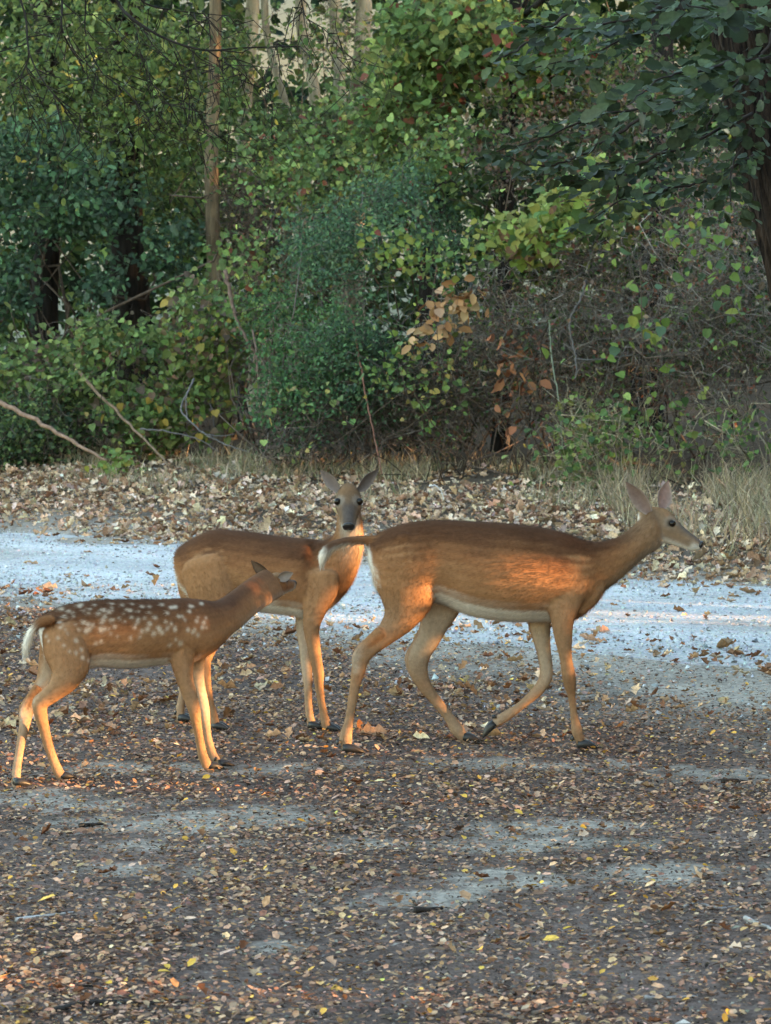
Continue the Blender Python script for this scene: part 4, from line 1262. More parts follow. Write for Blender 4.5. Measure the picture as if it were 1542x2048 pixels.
shrub('vine_curtain', 'red-brown curtain of dry stems and small leaves at right', 'vine', [(1250, 620, 300, 180, 25.6, .9), (1430, 620, 170, 240, 24.8, .8), (1120, 720, 190, 150, 26.0, .8), (960, 700, 120, 150, 26.4, .7)],
      8000, .048, BROWNS + REDS[:1] + DARKG[:1] + GREENS[:2] + [(.12, .12, .06)], T_SMALL, seed=18, stems=26, stem_r=.009, stem_col=(.13, .10, .085), twigs=3000, gap=.36, cluster=5, csig=.12, twig_col=(.19, .165, .145))
shrub('greenbrier_vine', 'yellow-green heart-leaved vine spreading across the right middle', 'vine', [(1110, 450, 150, 80, 25.2, .5), (1060, 500, 110, 60, 25.2, .5), (1200, 400, 110, 90, 25.3, .5), (1020, 370, 60, 40, 25.4, .3)],
      950, .085, BRIGHT + [(.20, .24, .05), (.12, .06, .035)], T_HEART, w=[3, 3, 2, 3, 3, 1], seed=19, stems=12, stem_r=.006, nobj=260, gap=.46, spread=.5, cluster=6)
shrub('greenbrier_vine', 'scattered pale green vine leaves dangling at the far right', 'vine', [(1400, 500, 150, 160, 24.0, .4), (1350, 640, 170, 120, 24.2, .4)],
      190, .068, BRIGHT + [(.10, .19, .10)], T_HEART, seed=20, stems=10, stem_r=.005, nobj=190, gap=.3, spread=.8, cluster=3, csig=.2)
shrub('ivy_mound', 'leafy vine mound of mixed green and rusty leaves at left', 'vine', [(270, 740, 190, 100, 29.2, .9), (90, 760, 150, 95, 29.6, .9), (420, 660, 100, 110, 28.6, .7), (330, 830, 170, 70, 28.6, .6), (190, 680, 60, 60, 29.4, .5)],
      5600, .072, BRIGHT[:3] + GREENS + BROWNS[:2] + YELLOW[1:], T_HEART, w=[4, 4, 3, 3, 3, 2, 3, 2, 1.2, .6], seed=21, stems=14, twigs=350, nobj=200, gap=.40)
shrub('low_bush', 'dark green bush low at the left edge beside the leaning pole', 'bush', [(70, 860, 130, 90, 28.8, .6), (20, 930, 80, 60, 28.4, .5)],
      2600, .058, GREENS + DARKG, T_OVAL, seed=22, stems=10, twigs=250, gap=.40)
shrub('fern_sapling', 'fresh green feathery sapling left of the centre shrub', 'sapling', [(580, 790, 90, 80, 26.6, .5), (560, 660, 80, 90, 27.2, .5), (660, 680, 70, 80, 26.6, .5)],
      3600, .05, [(.055, .125, .040), (.075, .15, .045), (.045, .10, .04)], T_SMALL, seed=23, stems=9, gap=.43, gscale=3.2, twigs=120)
shrub('shaded_brush', 'dark twiggy brush under the teal shrub behind the standing doe', 'brush', [(720, 790, 160, 120, 26.9, .7), (880, 800, 140, 120, 26.6, .7), (600, 880, 120, 50, 26.4, .4)],
      5200, .042, DARKG + TEAL[:1] + BROWNS[:2], T_SMALL, seed=24, stems=26, stem_r=.008, stem_col=(.12, .105, .10), twigs=1300, gap=.36)
shrub('creeping_vine', 'low yellow-green creeper in the dry grass at lower right', 'vine', [(1330, 880, 150, 50, 23.9, .4), (1200, 860, 90, 55, 24.6, .4), (1470, 860, 90, 50, 23.4, .4), (1180, 930, 70, 40, 24.2, .3)],
      700, .056, BRIGHT + GREENS + [(.18, .19, .06)], T_HEART, seed=25, stems=16, stem_r=.005, nobj=240, gap=.46, spread=.7, cluster=4, csig=.16, twigs=260, twig_col=(.3, .25, .17))
shrub('creeping_vine', 'small green sprig beside the end of the leaning pole', 'vine', [(235, 935, 45, 32, 27.2, .2)], 120, .055, BRIGHT, T_HEART, seed=26, stems=5, stem_r=.004, nobj=60, gap=.2)
shrub('dead_leaf_spray', 'spray of tan withered leaves left of the grey dead branch', 'branch', [(915, 600, 50, 32, 25.4, .12), (880, 635, 45, 30, 25.4, .12), (860, 690, 40, 35, 25.4, .12), (945, 590, 30, 25, 25.4, .1)],
      90, .10, [(.42, .26, .12), (.36, .20, .09), (.46, .30, .16), (.30, .16, .08)], T_OVAL, seed=27, stems=6, stem_r=.006, nobj=90, gap=.2, mat=M_DRY, spread=.7, cluster=4, csig=.06)
shrub('dead_leaf_spray', 'few orange-brown curled leaves low on the dark stem', 'branch', [(1030, 780, 45, 70, 25.3, .15), (1010, 690, 40, 40, 25.3, .15)],
      60, .085, [(.26, .12, .06), (.20, .09, .05), (.32, .18, .09)], T_OVAL, seed=28, stems=4, stem_r=.005, nobj=60, gap=.2, mat=M_DRY, spread=.8, cluster=4)

shrub('climbing_vine', 'light-leaved vine climbing over the saplings in the upper middle', 'vine', [(560, 330, 130, 110, 29.5, .5), (700, 330, 130, 90, 28.6, .5), (500, 560, 90, 130, 28.6, .5), (880, 300, 110, 110, 27.4, .5), (800, 520, 100, 90, 25.9, .3), (700, 230, 100, 70, 30.0, .5)],
      2600, .062, BRIGHT + GREENS[:2] + REDS[:1], T_HEART, w=[3, 2, 3, 1, 3, 3, .6], seed=29, stems=12, stem_r=.007, nobj=120, gap=.47, cluster=5, csig=.14)
shrub('climbing_vine', 'sparse green vine sprigs over the dark brush behind the does', 'vine', [(960, 560, 110, 110, 25.5, .4), (840, 760, 150, 110, 25.6, .4), (620, 830, 120, 70, 25.8, .4)],
      420, .055, BRIGHT[:3] + GREENS[:2] + YELLOW[1:], T_HEART, seed=30, stems=12, stem_r=.005, nobj=120, gap=.42, cluster=4, csig=.16)

shrub('vine_thicket', 'leafy thicket carrying the wood on past the right edge', 'vine', [(1780, 560, 230, 330, 24.2, 1.0), (2150, 520, 230, 380, 24.0, 1.0), (1700, 840, 170, 120, 23.4, .6), (2050, 860, 260, 120, 23.0, .6)],
      5200, .085, GREENS + DARKG + BROWNS[:2], T_OVAL, seed=61, stems=14, twigs=200, gap=.34, cluster=7, csig=.14)
shrub('vine_thicket', 'leafy thicket carrying the wood on past the left edge', 'vine', [(-170, 640, 190, 330, 30.0, 1.0), (-480, 600, 200, 380, 30.5, 1.0), (-150, 880, 160, 110, 29.0, .6), (-450, 900, 200, 110, 29.4, .6)],
      5200, .095, GREENS + DARKG + BRIGHT[:1], T_OVAL, seed=62, stems=14, twigs=200, gap=.34, cluster=7, csig=.15)

# ---------------------------------------------------------------- dead branches and stems, one thing each
def stick(name, label, cat, px_path, Y, r, col, forks=(), seed=1, onground=False, sub=6):
    """px_path: picture points; Y: depth or depth list. forks: list of (path, Y, r)"""
    rng = np.random.default_rng(seed)
    def mk(pp, Y, r):
        Ys = np.interp(np.linspace(0, 1, len(pp)), np.linspace(0, 1, len(np.atleast_1d(Y))), np.atleast_1d(Y))
        p = np.array([G(a, b, .012) if onground else P(a, b, y) for (a, b), y in zip(pp, Ys)])
        S, _ = catmull(np.concatenate([p, np.linspace(r, r * .45, len(p))[:, None]], 1), sub * len(p))
        S[1:-1, :3] += rng.normal(0, r * .3, (len(S) - 2, 3))
        if onground: S[:, 2] = ground_z(S[:, 0], S[:, 1]) + S[:, 3] * .8 + .006
        return S
    S = mk(px_path, Y, r)
    o = obj(name, tubes([S[:, :3]], [S[:, 3]], [col], 7).mesh(name, True), M_TWIG)
    tag(o, label, cat)
    for (pp, y2, r2) in forks:
        F = mk(pp, y2, r2)
        obj('fork', tubes([F[:, :3]], [F[:, 3]], [col], 6).mesh('fork', True), M_TWIG, o)
    return o
stick('leaning_pole', 'long bare brown pole leaning in from the left edge', 'branch', [(-120, 730), (0, 802), (110, 862), (215, 922)], [28.6, 28.0, 27.3], .030, (.22, .14, .10), seed=31)
stick('leaning_pole', 'thin bare pole slanting down beside the rusty leaves', 'branch', [(150, 730), (180, 770), (265, 855), (345, 936)], [28.8, 27.6], .020, (.19, .13, .09), seed=32)
stick('fallen_branch', 'fallen brown branch lying along the leaf bank at left', 'branch', [(-60, 1040), (60, 1015), (170, 1000), (300, 984)], [25.2, 26.4], .018, (.24, .15, .11), [([(85, 1010), (70, 975), (62, 950)], 26.0, .008)], seed=33)
stick('dead_branch', 'forked silvery dead branch curling above the leaf bank', 'branch', [(388, 758), (378, 780), (362, 815), (374, 836), (410, 868), (455, 890), (500, 905)], [27.6, 27.0], .011, (.13, .12, .118),
      [([(374, 836), (372, 800), (376, 785)], 27.4, .009), ([(410, 868), (440, 872), (470, 868)], 27.1, .008), ([(280, 858), (330, 862), (400, 880), (440, 905)], 27.2, .010)], seed=34)
stick('dead_branch', 'bent grey dead branch standing in the brown vines', 'branch', [(1172, 560), (1158, 605), (1140, 640), (1146, 690), (1152, 718), (1150, 760)], [25.0, 24.8], .012, (.12, .11, .105),
      [([(1148, 718), (1190, 720), (1250, 712), (1300, 706)], 24.9, .010)], seed=35)
stick('thin_stem', 'thin reddish stem rising behind the standing doe', 'stem', [(700, 610), (714, 690), (730, 780), (748, 870), (765, 950)], [26.4, 25.6], .011, (.20, .10, .075), seed=36)
stick('thin_stem', 'brown climbing stem left of the centre shrub', 'stem', [(450, 540), (465, 610), (482, 660), (506, 700), (516, 760)], [27.6, 27.4], .020, (.15, .10, .08), [([(505, 660), (512, 700), (518, 790), (530, 900), (545, 960)], [27.2, 26.6], .010)], seed=37)
stick('thin_stem', 'pale green arching stem among the brown vines', 'stem', [(1098, 640), (1105, 730), (1118, 800), (1124, 870), (1128, 930)], [25.0, 24.6], .008, (.16, .18, .13), seed=38)
stick('twig', 'pale curved twig on the leaf bank above the walking doe', 'twig', [(858, 972), (872, 972), (882, 982), (888, 1000)], 22.9, .007, (.55, .53, .52), seed=39)
stick('stick', 'pale straight stick on the litter at lower left', 'stick', [(30, 1842), (90, 1832), (150, 1822)], 8, .006, (.36, .34, .33), seed=40, onground=True)
stick('stick', 'dark forked twig lying at the bottom left', 'stick', [(110, 2012), (170, 2000), (240, 1996), (300, 2000), (365, 1996)], 8, .007, (.035, .03, .028), [([(280, 1998), (275, 1985), (262, 1972), (190, 1958)], 8, .004), ([(325, 1998), (330, 1985), (345, 1975)], 8, .004), ([(190, 1958), (150, 1960), (100, 1978)], 8, .003)], seed=41, onground=True)
stick('stick', 'pale stick at the right edge of the foreground', 'stick', [(1490, 1846), (1515, 1856), (1560, 1872)], 8, .007, (.34, .31, .29), seed=42, onground=True)
stick('stick', 'thin grey stick near the bottom right corner', 'stick', [(1290, 1988), (1340, 1988), (1395, 1984)], 8, .006, (.26, .24, .23), seed=43, onground=True)
stick('stick', 'brown stick slanting in the bottom middle', 'stick', [(1065, 2018), (1115, 2004), (1180, 1990)], 8, .006, (.16, .125, .10), seed=44, onground=True)
stick('stick', 'dark bark sliver in the centre of the foreground', 'stick', [(828, 1812), (850, 1810), (885, 1806)], 8, .010, (.03, .024, .021), seed=45, onground=True)
stick('stick', 'slender grey twig right of the pale sand streak', 'stick', [(1370, 1818), (1395, 1812), (1440, 1822), (1480, 1818)], 8, .005, (.22, .20, .20), seed=46, onground=True)
stick('stick', 'dark short stick at right behind the walking doe tracks', 'stick', [(1445, 1562), (1475, 1560), (1505, 1563)], 8, .009, (.03, .025, .022), seed=47, onground=True)
stick('stick', 'dark stick left of the fawn on the sandy patch', 'stick', [(160, 1650), (185, 1648), (208, 1644)], 8, .008, (.03, .025, .022), seed=48, onground=True)

# ---------------------------------------------------------------- big oak at the right edge, its branch hanging in front
rng = np.random.default_rng(55)
YO = 12.0
b0 = P(1850, 1420, YO)
oak, OC, ORr = tree('oak_tree', 'big rough-barked oak at the right edge with drooping dark leaves', b0, P(1418, -330, YO), .225, .15, M_BARK,
                    [(2.4, 12.2, 5.0, 1.5, 1.8, 1.0), (3.2, 11.5, 4.6, 1.5, 1.5, 1.1), (1.4, 13.0, 5.2, 1.3, 1.4, .8)], 1500, .11, BLUEG, 56, limbs=0, tpl=T_OVAL, trunk_sides=150, bend=.03, rough=(.11, 30))
sprays = [([(1520, 60), (1420, 45), (1330, 60), (1240, 95), (1150, 130), (1060, 150)], [11.6, 10.4], 30, .085),
          ([(1540, 110), (1450, 120), (1380, 135), (1300, 150), (1230, 200)], [11.3, 9.6], 26, .095),
          ([(1500, 160), (1400, 200), (1300, 215), (1180, 235), (1080, 270), (960, 305)], [11.6, 10.6], 34, .075),
          ([(1510, 230), (1420, 270), (1330, 300), (1240, 320), (1150, 350)], [11.7, 10.8], 28, .078),
          ([(1520, 300), (1450, 340), (1380, 370), (1300, 385), (1230, 400), (1180, 430)], [11.8, 11.0], 28, .072),
          ([(1540, 20), (1490, 30), (1440, 10), (1380, -10)], [10.6, 9.2], 20, .10),
          ([(1400, -30), (1300, 20), (1210, 40), (1130, 40), (1060, 20)], [11.2, 10.4], 26, .085),
          ([(1300, 215), (1230, 270), (1180, 300), (1090, 320), (1000, 300)], [11.0, 10.6], 16, .07),
          ([(1330, 300), (1260, 350), (1238, 380), (1225, 430)], [10.9, 10.7], 12, .07),
          ([(1530, 180), (1500, 260), (1470, 330), (1455, 410)], [11.6, 11.2], 18, .075), ([(1545, 60), (1500, 130), (1440, 190), (1400, 260)], [11.4, 10.9], 18, .08),
          ([(1160, -20), (1120, 40), (1060, 90), (1000, 130)], [11.3, 11.0], 14, .07)]
OAKG = [(.034, .050, .022), (.044, .064, .028), (.026, .038, .019), (.060, .082, .038)]
lp, lR, ls = [], [], []
for pts, Y, nl, sz in sprays:
    Ys = np.linspace(Y[0], Y[1], len(pts))
    p = np.array([P(a, b, y) for (a, b), y in zip(pts, Ys)])
    S, _ = catmull(np.concatenate([p, np.linspace(.007, .002, len(p))[:, None]], 1), 30)
    S[:, :3] += np.cumsum(rng.normal(0, .004, (30, 3)), 0)
    obj('branch', tubes([S[:, :3]], [S[:, 3]], [(.035, .028, .024)], 6).mesh('branch', True), M_TWIG, oak)
    for q in range(nl * 5):
        t = rng.uniform(.05, 1)
        c = S[int(t * 29), :3]; tg = nrm(S[min(int(t * 29) + 1, 29), :3] - S[max(int(t * 29) - 1, 0), :3])
        sd = nrm(np.cross(tg, [0, 0, 1])) * rng.choice([-1, 1])
        ax = nrm(tg * rng.uniform(.1, 1) + sd * rng.uniform(.3, 1.1) + np.array([0, 0, rng.uniform(-.6, .2)]))
        z = nrm(np.array([0, -.35, .8]) + rng.normal(0, .45, 3)); z = nrm(z - np.dot(z, ax) * ax)
        lp.append(c + ax * rng.uniform(.0, .10) + rng.normal(0, .02, 3)); lR.append(np.stack([np.cross(ax, z), ax, z], -1)); ls.append(sz * rng.uniform(.42, .88))
T_OAKLEAF = (np.array([[0, 0, 0], [-.12, .12, .02], [-.30, .30, .06], [-.27, .44, .05], [-.38, .62, .07], [-.30, .82, .04], [-.12, .97, -.03], [0, 1, -.06],
                       [.12, .97, -.03], [.30, .82, .04], [.38, .62, .07], [.27, .44, .05], [.30, .30, .06], [.12, .12, .02], [0, .5, -.03]]),
             np.array([[14, i + 1, i] for i in range(13)] + [[14, 0, 13]]))
lp, lR, ls = np.array(lp), np.array(lR), np.array(ls)
sel = rng.permutation(len(lp))
k300 = sel[:290]
leaf_objects('leaf', T_OAKLEAF, lp[k300], lR[k300], ls[k300], OAKG, M_LEAF, oak, rng, 12)
rest = sel[290:]
v, t, c = inst(*T_OAKLEAF, lp[rest], lR[rest], ls[rest], pal(OAKG, len(rest), rng))
obj('leaf_spray', mesh_np('leaf_spray', v, t, c), M_LEAF, oak, kind='stuff')

# ---------------------------------------------------------------- elm at the left, out of frame, whose fine twigs hang in at the top
rng = np.random.default_rng(65)
YE = 14.0
elm, _, _ = tree('elm_tree', 'elm whose thin dark drooping twigs hang across the top left', P(-560, 1300, YE), P(-520, -500, YE), .16, .10, M_BARKD,
                 [(-2.6, 14, 5.6, 1.6, 1.6, .9), (-1.6, 14.5, 5.8, 1.4, 1.4, .7)], 1500, .09, GREENS, 66, limbs=4)
main = [([(180, -160), (233, 0), (270, 41), (337, 80), (415, 101), (480, 96), (600, 93)], .009), ([(415, 101), (450, 125), (488, 150), (520, 190)], .004), ([(250, -60), (285, 3), (360, 22), (446, 31)], .006),
        ([(110, -80), (124, 0), (124, 57), (150, 110), (176, 130), (230, 158), (280, 181)], .006), ([(160, -60), (171, 0), (171, 67), (200, 140), (260, 190), (300, 260)], .005), ([(20, -60), (50, 30), (60, 110), (100, 180), (160, 230)], .006),
        ([(337, 80), (360, 130), (380, 200), (420, 260)], .004), ([(270, 41), (280, 100), (300, 160), (340, 210)], .004), ([(60, 110), (40, 170), (60, 230)], .004), ([(600, -60), (610, 30), (650, 60), (690, 110)], .004)]
paths, rads, cols_, lpos = [], [], [], []
for k, (pts, r) in enumerate(main):
    Ys = 14.0 + rng.uniform(-.6, .6) + np.cumsum(rng.normal(0, .08, len(pts)))
    if k in (1, 6, 7): Ys = 14.0 + np.cumsum(rng.normal(0, .05, len(pts)))
    p = np.array([P(a, b, y) for (a, b), y in zip(pts, Ys)])
    S, _ = catmull(np.concatenate([p, np.linspace(r, r * .35, len(p))[:, None]], 1), 24)
    obj('branch', tubes([S[:, :3]], [S[:, 3]], [(.02, .017, .015)], 6).mesh('branch', True), M_TWIG, elm)
    for q in range(15):
        i = rng.integers(3, 24)
        L = rng.uniform(.15, .6)
        e = S[i, :3] + nrm(np.array([rng.normal(.25, .6), rng.normal(0, .4), -rng.uniform(.3, 1.2)])) * L
        w_ = wander(S[i, :3], e, 7, .8, rng)
        paths.append(w_); rads.append(np.linspace(.003, .0012, 7)); cols_.append((.025, .02, .017))
        for u in range(rng.integers(3, 12)):
            lpos.append(w_[rng.integers(1, 7)] + rng.normal(0, .02, 3))
obj('twigs', tubes(paths, rads, cols_, 4).mesh('twigs'), M_TWIG, elm, kind='stuff')
lpos = np.array(lpos)
nl = len(lpos)
R = frames(UPV, nl, .6, rng, axis=(.3, 0, -.6)); sz = .030 * np.exp(rng.normal(0, .25, nl))
ELM = [(.075, .105, .025), (.095, .115, .030), (.055, .085, .025), (.25, .19, .03)]
leaf_objects('leaf', T_OVAL, lpos[:200], R[:200], sz[:200], ELM[:3], M_LEAF, elm, rng, 8)
v, t, c = inst(*T_OVAL, lpos[200:], R[200:], sz[200:], pal(ELM, nl - 200, rng, w=[3, 3, 3, .35]))
obj('leaf_spray', mesh_np('leaf_spray', v, t, c), M_LEAF, elm, kind='stuff')

# ---------------------------------------------------------------- unseen trees and thicket added on the right to block the sun, gaps shaped
rng = np.random.default_rng(91)
nsh = 60000
uu = rng.uniform(7.0, 14.5, nsh); ss = rng.uniform(2.6, 5.2, nsh); zz = rng.uniform(0, 1, nsh) ** .9 * 4.2
pos = np.stack([uu * SU[0] + ss * SH[0], uu * SU[1] + ss * SH[1], zz], 1)
infr = np.abs(pos[:, 0]) < pos[:, 1] * .135 + 1.4
pos = pos[~infr & ~in_gap(pos, .035)]
root = empty('sun_block_thicket', (5.6, 9.4, 0), 'unseen thicket added on the right, its gaps cut to shape the sunlight', 'thicket')
v, t, c = inst(*T_SMALL, pos, frames(np.array([SH[0], SH[1], .3]) * .8, len(pos), .6, rng), .085 * np.exp(rng.normal(0, .2, len(pos))), pal(GREENS + DARKG, len(pos), rng))
obj('foliage', mesh_np('foliage', v, t, c), M_LEAF, root, kind='stuff')
for k in range(10):
    u_, s_ = rng.uniform(7.4, 14), rng.uniform(3.4, 5)
    b = np.array([u_ * SU[0] + s_ * SH[0], u_ * SU[1] + s_ * SH[1], -.05])
    p = wander(b, b + np.array([rng.normal(0, .3), rng.normal(0, .3), rng.uniform(2, 3.6)]), 8, .8, rng)
    if in_gap(p).any(): continue
    obj('stem', tubes([p], [np.linspace(.02, .006, 8)], [(.07, .055, .045)], 6).mesh('stem', True), M_TWIG, root)
for k in range(11):
    yb = -4.4 + k * 5.0
    xb = 8.5 + .17 * max(yb, 0) + rng.uniform(-.6, .6)
    tree('tree', ['first', 'second', 'third', 'fourth', 'fifth', 'sixth', 'seventh', 'eighth', 'ninth', 'tenth', 'eleventh'][k] + ' unseen sun-blocking tree counting away from the camera along the right side',
         (xb, yb, 0), (xb + rng.normal(0, .4), yb, 6.5), .2, .1, M_BARKD,
         [(xb, yb, 1.6, 2.0, 3.0, 1.9), (xb + .3, yb + .4, 4.2, 2.1, 3.2, 2.0), (xb, yb - .2, 7.0, 1.8, 2.8, 1.8)], 5200, .40, GREENS + DARKG, 200 + k, group='added trees blocking the sun from the right', limbs=4, gapcut=True, trunk_sides=16)

# ---------------------------------------------------------------- dry grass along the wood's edge
rng = np.random.default_rng(5)
def grass(name, label, n, region, hmean, cols, seed):
    rng = np.random.default_rng(seed)
    x, y = region(n, rng)
    n = len(x)
    z = ground_z(x, y)
    b = np.stack([x, y, z - .01], -1)
    h = hmean * np.exp(rng.normal(0, .35, n))
    d = nrm(np.stack([rng.normal(0, .45, n), rng.normal(0, .45, n), np.ones(n)], -1))
    d2 = nrm(d + np.stack([rng.normal(0, .6, n), rng.normal(0, .5, n), -rng.uniform(0, .6, n)], -1))
    sd = nrm(np.stack([rng.normal(0, 1, n), rng.normal(0, .4, n), rng.normal(0, .1, n)], -1)) * (.0035 * np.exp(rng.normal(0, .3, n)))[:, None]
    m = b + d * (h * .6)[:, None]; tp = m + d2 * (h * .45)[:, None]
    V = np.stack([b - sd, b + sd, m + sd * .7, m - sd * .7, tp], 1).reshape(-1, 3)
    T = (np.array([[0, 1, 2], [0, 2, 3], [3, 2, 4]])[None] + (np.arange(n) * 5)[:, None, None]).reshape(-1, 3)
    c = np.repeat(pal(cols, n, rng, .25)[:, None], 5, 1).reshape(-1, 3)
    o = obj(name, mesh_np(name, V, T, c), M_GRASS, kind='stuff')
    tag(o, label, 'grass')
    return o
def band(d0, d1, x0, x1, clump, seed):
    def f(n, rng):
        x = rng.uniform(x0, x1, n * 3); d = rng.triangular(d0, (d0 + 2 * d1) / 3, d1, n * 3) + 3.7
        y = d * math.sqrt(2) + 15.25 - x
        p = np.stack([x, y, x * 0], -1)
        k = fbm(p, 1.4, seed, 2) > clump
        return x[k][:n], y[k][:n]
    return f
STRAW = [(.34, .27, .17), (.42, .35, .24), (.26, .20, .13), (.22, .19, .12), (.17, .18, .09)]
grass('dry_grass', 'pale dry grass at the foot of the wood', 8500, band(2.2, 5.0, -4.5, 4.5, .50, 3), .15, STRAW, 6)
def right_tuft(n, rng):
    x = rng.uniform(1.7, 4.5, n); d = rng.triangular(.7, 3.0, 4.4, n) + 3.7
    k = fbm(np.stack([x, d, x * 0], -1), 2.2, 14, 2) > .46
    x, d = x[k], d[k]
    return x, d * math.sqrt(2) + 15.25 - x
grass('dry_grass', 'tall straw grass at the right behind the walking doe head', 6000, right_tuft, .28, STRAW[:4], 7)

# ---------------------------------------------------------------- leaf litter
CHIP = [(.33, .188, .110), (.45, .262, .150), (.23, .124, .080), (.52, .322, .185), (.13, .078, .058), (.39, .250, .175), (.58, .32, .075)]
CHIPW = [4.5, 3.4, 5, 1.8, 5.5, 3, .6]
T_BENT = (np.array([[0, 0, 0], [-.33, .30, .14], [-.26, .78, .12], [.12, 1, .05], [.36, .5, .03]]), np.array([[0, 2, 1], [0, 3, 2], [0, 4, 3]]))
def litter(name, label, n, region, size, cols, w, tpl, seed, tilt=.35, nobj=0, parent=None, dens=None):
    rng = np.random.default_rng(seed)
    x, y = region(n, rng)
    if dens is not None:
        k = rng.random(len(x)) < dens(x, y)
        x, y = x[k], y[k]
    n = len(x)
    sz = size * np.exp(rng.normal(0, .32, n))
    pos = np.stack([x, y, ground_z(x, y) + rng.uniform(.003, .016, n) + sz * .08], -1)
    R = frames(np.array([0, 0, 1.0]), n, tilt, rng)
    col = pal(cols, n, rng, .25, w)
    keep = np.arange(n)
    v, t, c = inst(tpl[0], tpl[1], pos[keep], R[keep], sz[keep], col[keep])
    o = obj(name, mesh_np(name, v, t, c), M_DRY, kind='stuff')
    tag(o, label, 'leaf litter')
    return o
def fore(n, rng):
    y = rng.uniform(6.0 ** .5, 18.0 ** .5, n) ** 2
    x = rng.uniform(-1, 1, n) * (y * .1285 + 1.1)
    k = road_d(x, y) < -.0
    return x[k], y[k]
def fore_d(x, y):
    nz = fbm(np.stack([x * 1.0, y * .7, x * 0], -1), 2.6, 71, 3)
    return np.clip(1.15 - pale_mask(x, y) * .9, .25, 1) * np.clip(.35 + 1.6 * (nz - .25), .25, 1)
litter('leaf_litter', 'small tan and brown leaves strewn over the foreground soil', 230000, fore, .0152, CHIP, CHIPW, T_BENT, 81, .24, dens=fore_d)
litter('leaf_debris', 'dark crumbs of leaf and bark between the foreground leaves', 72000, fore, .011, [(.05, .04, .034), (.08, .06, .05), (.12, .095, .075), (.22, .19, .16)], None, T_SMALL, 82, .35, dens=lambda x, y: np.clip(1 - pale_mask(x, y) * .4, .5, 1))
OAKD = [(.34, .195, .105), (.46, .30, .18), (.25, .125, .065), (.52, .38, .26), (.18, .08, .04), (.40, .255, .155)]
def mid(n, rng):
    y = rng.uniform(11.2, 18.0, n); x = rng.uniform(-1, 1, n) * (y * .1285 + 1.1)
    k = (road_d(x, y) < .3)
    return x[k], y[k]
litter('leaf_litter', 'larger curled oak leaves lying between the deer and the track', 8000, mid, .040, OAKD, None, T_OAKC, 83, .45, dens=lambda x, y: np.clip(.9 - pale_mask(x, y) * .75, .12, 1) * (fbm(np.stack([x, y, x * 0], -1), 1.6, 5, 2) > .42))
def bank(n, rng):
    x = rng.uniform(-5, 5, n); d = rng.uniform(-.25, 4.6, n) + 3.7
    return x, d * math.sqrt(2) + 15.25 - x
litter('leaf_litter', 'thick pale drift of oak leaves on the bank beyond the track', 27000, bank, .053, [(.54, .385, .265), (.45, .30, .195), (.62, .47, .345), (.32, .195, .12), (.21, .115, .07), (.42, .33, .265)], [4, 3.4, 2.4, 2.2, 1.8, 1.6], T_OAKC, 84, .5,
       dens=lambda x, y: np.clip((road_d(x, y) - 3.7) * 2.2 + .45, 0, 1) * (1 - .75 * np.clip((road_d(x, y) - 6.4) / 1.6, 0, 1)))
def bank_side(n, rng):
    x = rng.uniform(4.6, 8.5, n) * rng.choice([-1, 1], n); d = rng.uniform(-.25, 4.6, n) + 3.7
    return x, d * math.sqrt(2) + 15.25 - x
litter('leaf_litter', 'oak leaves on the bank beyond both edges of the picture', 16000, bank_side, .075, [(.52, .35, .225), (.43, .27, .16), (.60, .44, .31), (.30, .165, .09)], None, T_OVAL, 86, .5)
def on_road(n, rng):
    x = rng.uniform(-4.5, 4.5, n); d = rng.uniform(0, 3.7, n)
    return x, d * math.sqrt(2) + 15.25 - x
litter('leaf_litter', 'scattered brown leaves on the gravel track', 5200, on_road, .055, OAKD, None, T_OAKC, 85, .35,
       dens=lambda x, y: np.clip(1.1 - np.minimum(road_d(x, y), 3.7 - road_d(x, y)) * 1.2, .05, 1) * np.clip((fbm(np.stack([x * .5 + y * .2, y, x * 0], -1), .9, 6, 3) - .38) * 4, .05, 1))

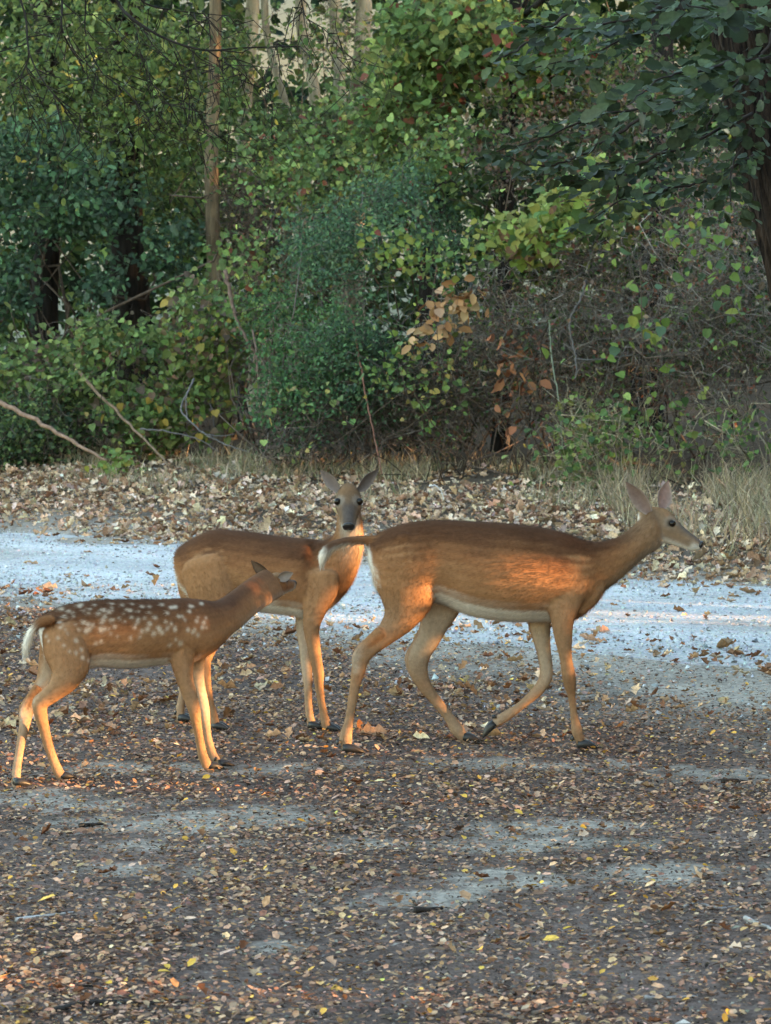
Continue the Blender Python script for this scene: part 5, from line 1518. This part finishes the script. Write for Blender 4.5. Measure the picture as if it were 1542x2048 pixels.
# single leaves that stand out from the litter
rng = np.random.default_rng(87)
x, y = fore(900, rng)
k = (y < 13.5) & (np.abs(x) < y * .1285)
x, y = x[k][:290], y[k][:290]
fpos = np.stack([x, y, ground_z(x, y) + .02], -1)
fsz = rng.uniform(.018, .036, len(x))
litter_root = ground
vs = []
for tplq, colsq in ((T_OVAL, [(.56, .32, .065), (.52, .33, .14), (.46, .29, .16), (.50, .31, .17)]), (T_OAKC, OAKD)):
    vs += leaf_mesh_variants(tplq, colsq, 7, rng, 'fallen_leaf')
for m_ in vs: m_.materials.append(M_DRY)
R = frames(np.array([0, 0, 1.0]), len(x), .32, rng)
for i in range(len(x)):
    j = rng.integers(0, 14)
    o = bpy.data.objects.new('fallen_leaf', vs[j])
    COL.objects.link(o); o.parent = ground
    s_ = fsz[i] * (1.0 if j < 7 else 1.45)
    Mx = np.eye(4); Mx[:3, :3] = R[i] * s_; Mx[:3, 3] = fpos[i] + [0, 0, s_ * .1]
    o.matrix_local = Matrix(Mx.tolist())

# loose stones on the track
rng = np.random.default_rng(88)
oct_v = np.array([[1, 0, -.3], [-1, 0, -.3], [0, 1, -.3], [0, -1, -.3], [0, 0, .7]], float)
oct_t = np.array([[0, 2, 4], [2, 1, 4], [1, 3, 4], [3, 0, 4]])
n = 28000
x = rng.uniform(-4.2, 4.2, n); d = rng.normal(1.4, 1.5, n); d = d[(d > -2.0) & (d < 4.2)]; x = x[:len(d)]
y = d * math.sqrt(2) + 15.25 - x
kk = (d > .1) & (d < 3.65) | (rng.random(len(d)) < .35)
x, y = x[kk], y[kk]; n = len(x)
s3 = .0070 * np.exp(rng.normal(0, .4, (n, 1))) * rng.uniform(.6, 1.3, (n, 3))
v, t, c = inst(oct_v, oct_t, np.stack([x, y, ground_z(x, y) + .012 + s3[:, 2] * .3], -1), frames(np.array([0, 0, 1.0]), n, .5, rng), s3, pal([(.42, .415, .41), (.37, .365, .36), (.47, .465, .46), (.28, .275, .27)], n, rng, .08))
st = obj('gravel', mesh_np('gravel', v, t, c), M_TWIG, kind='stuff')
tag(st, 'loose grey-white stones on the gravel track', 'gravel')
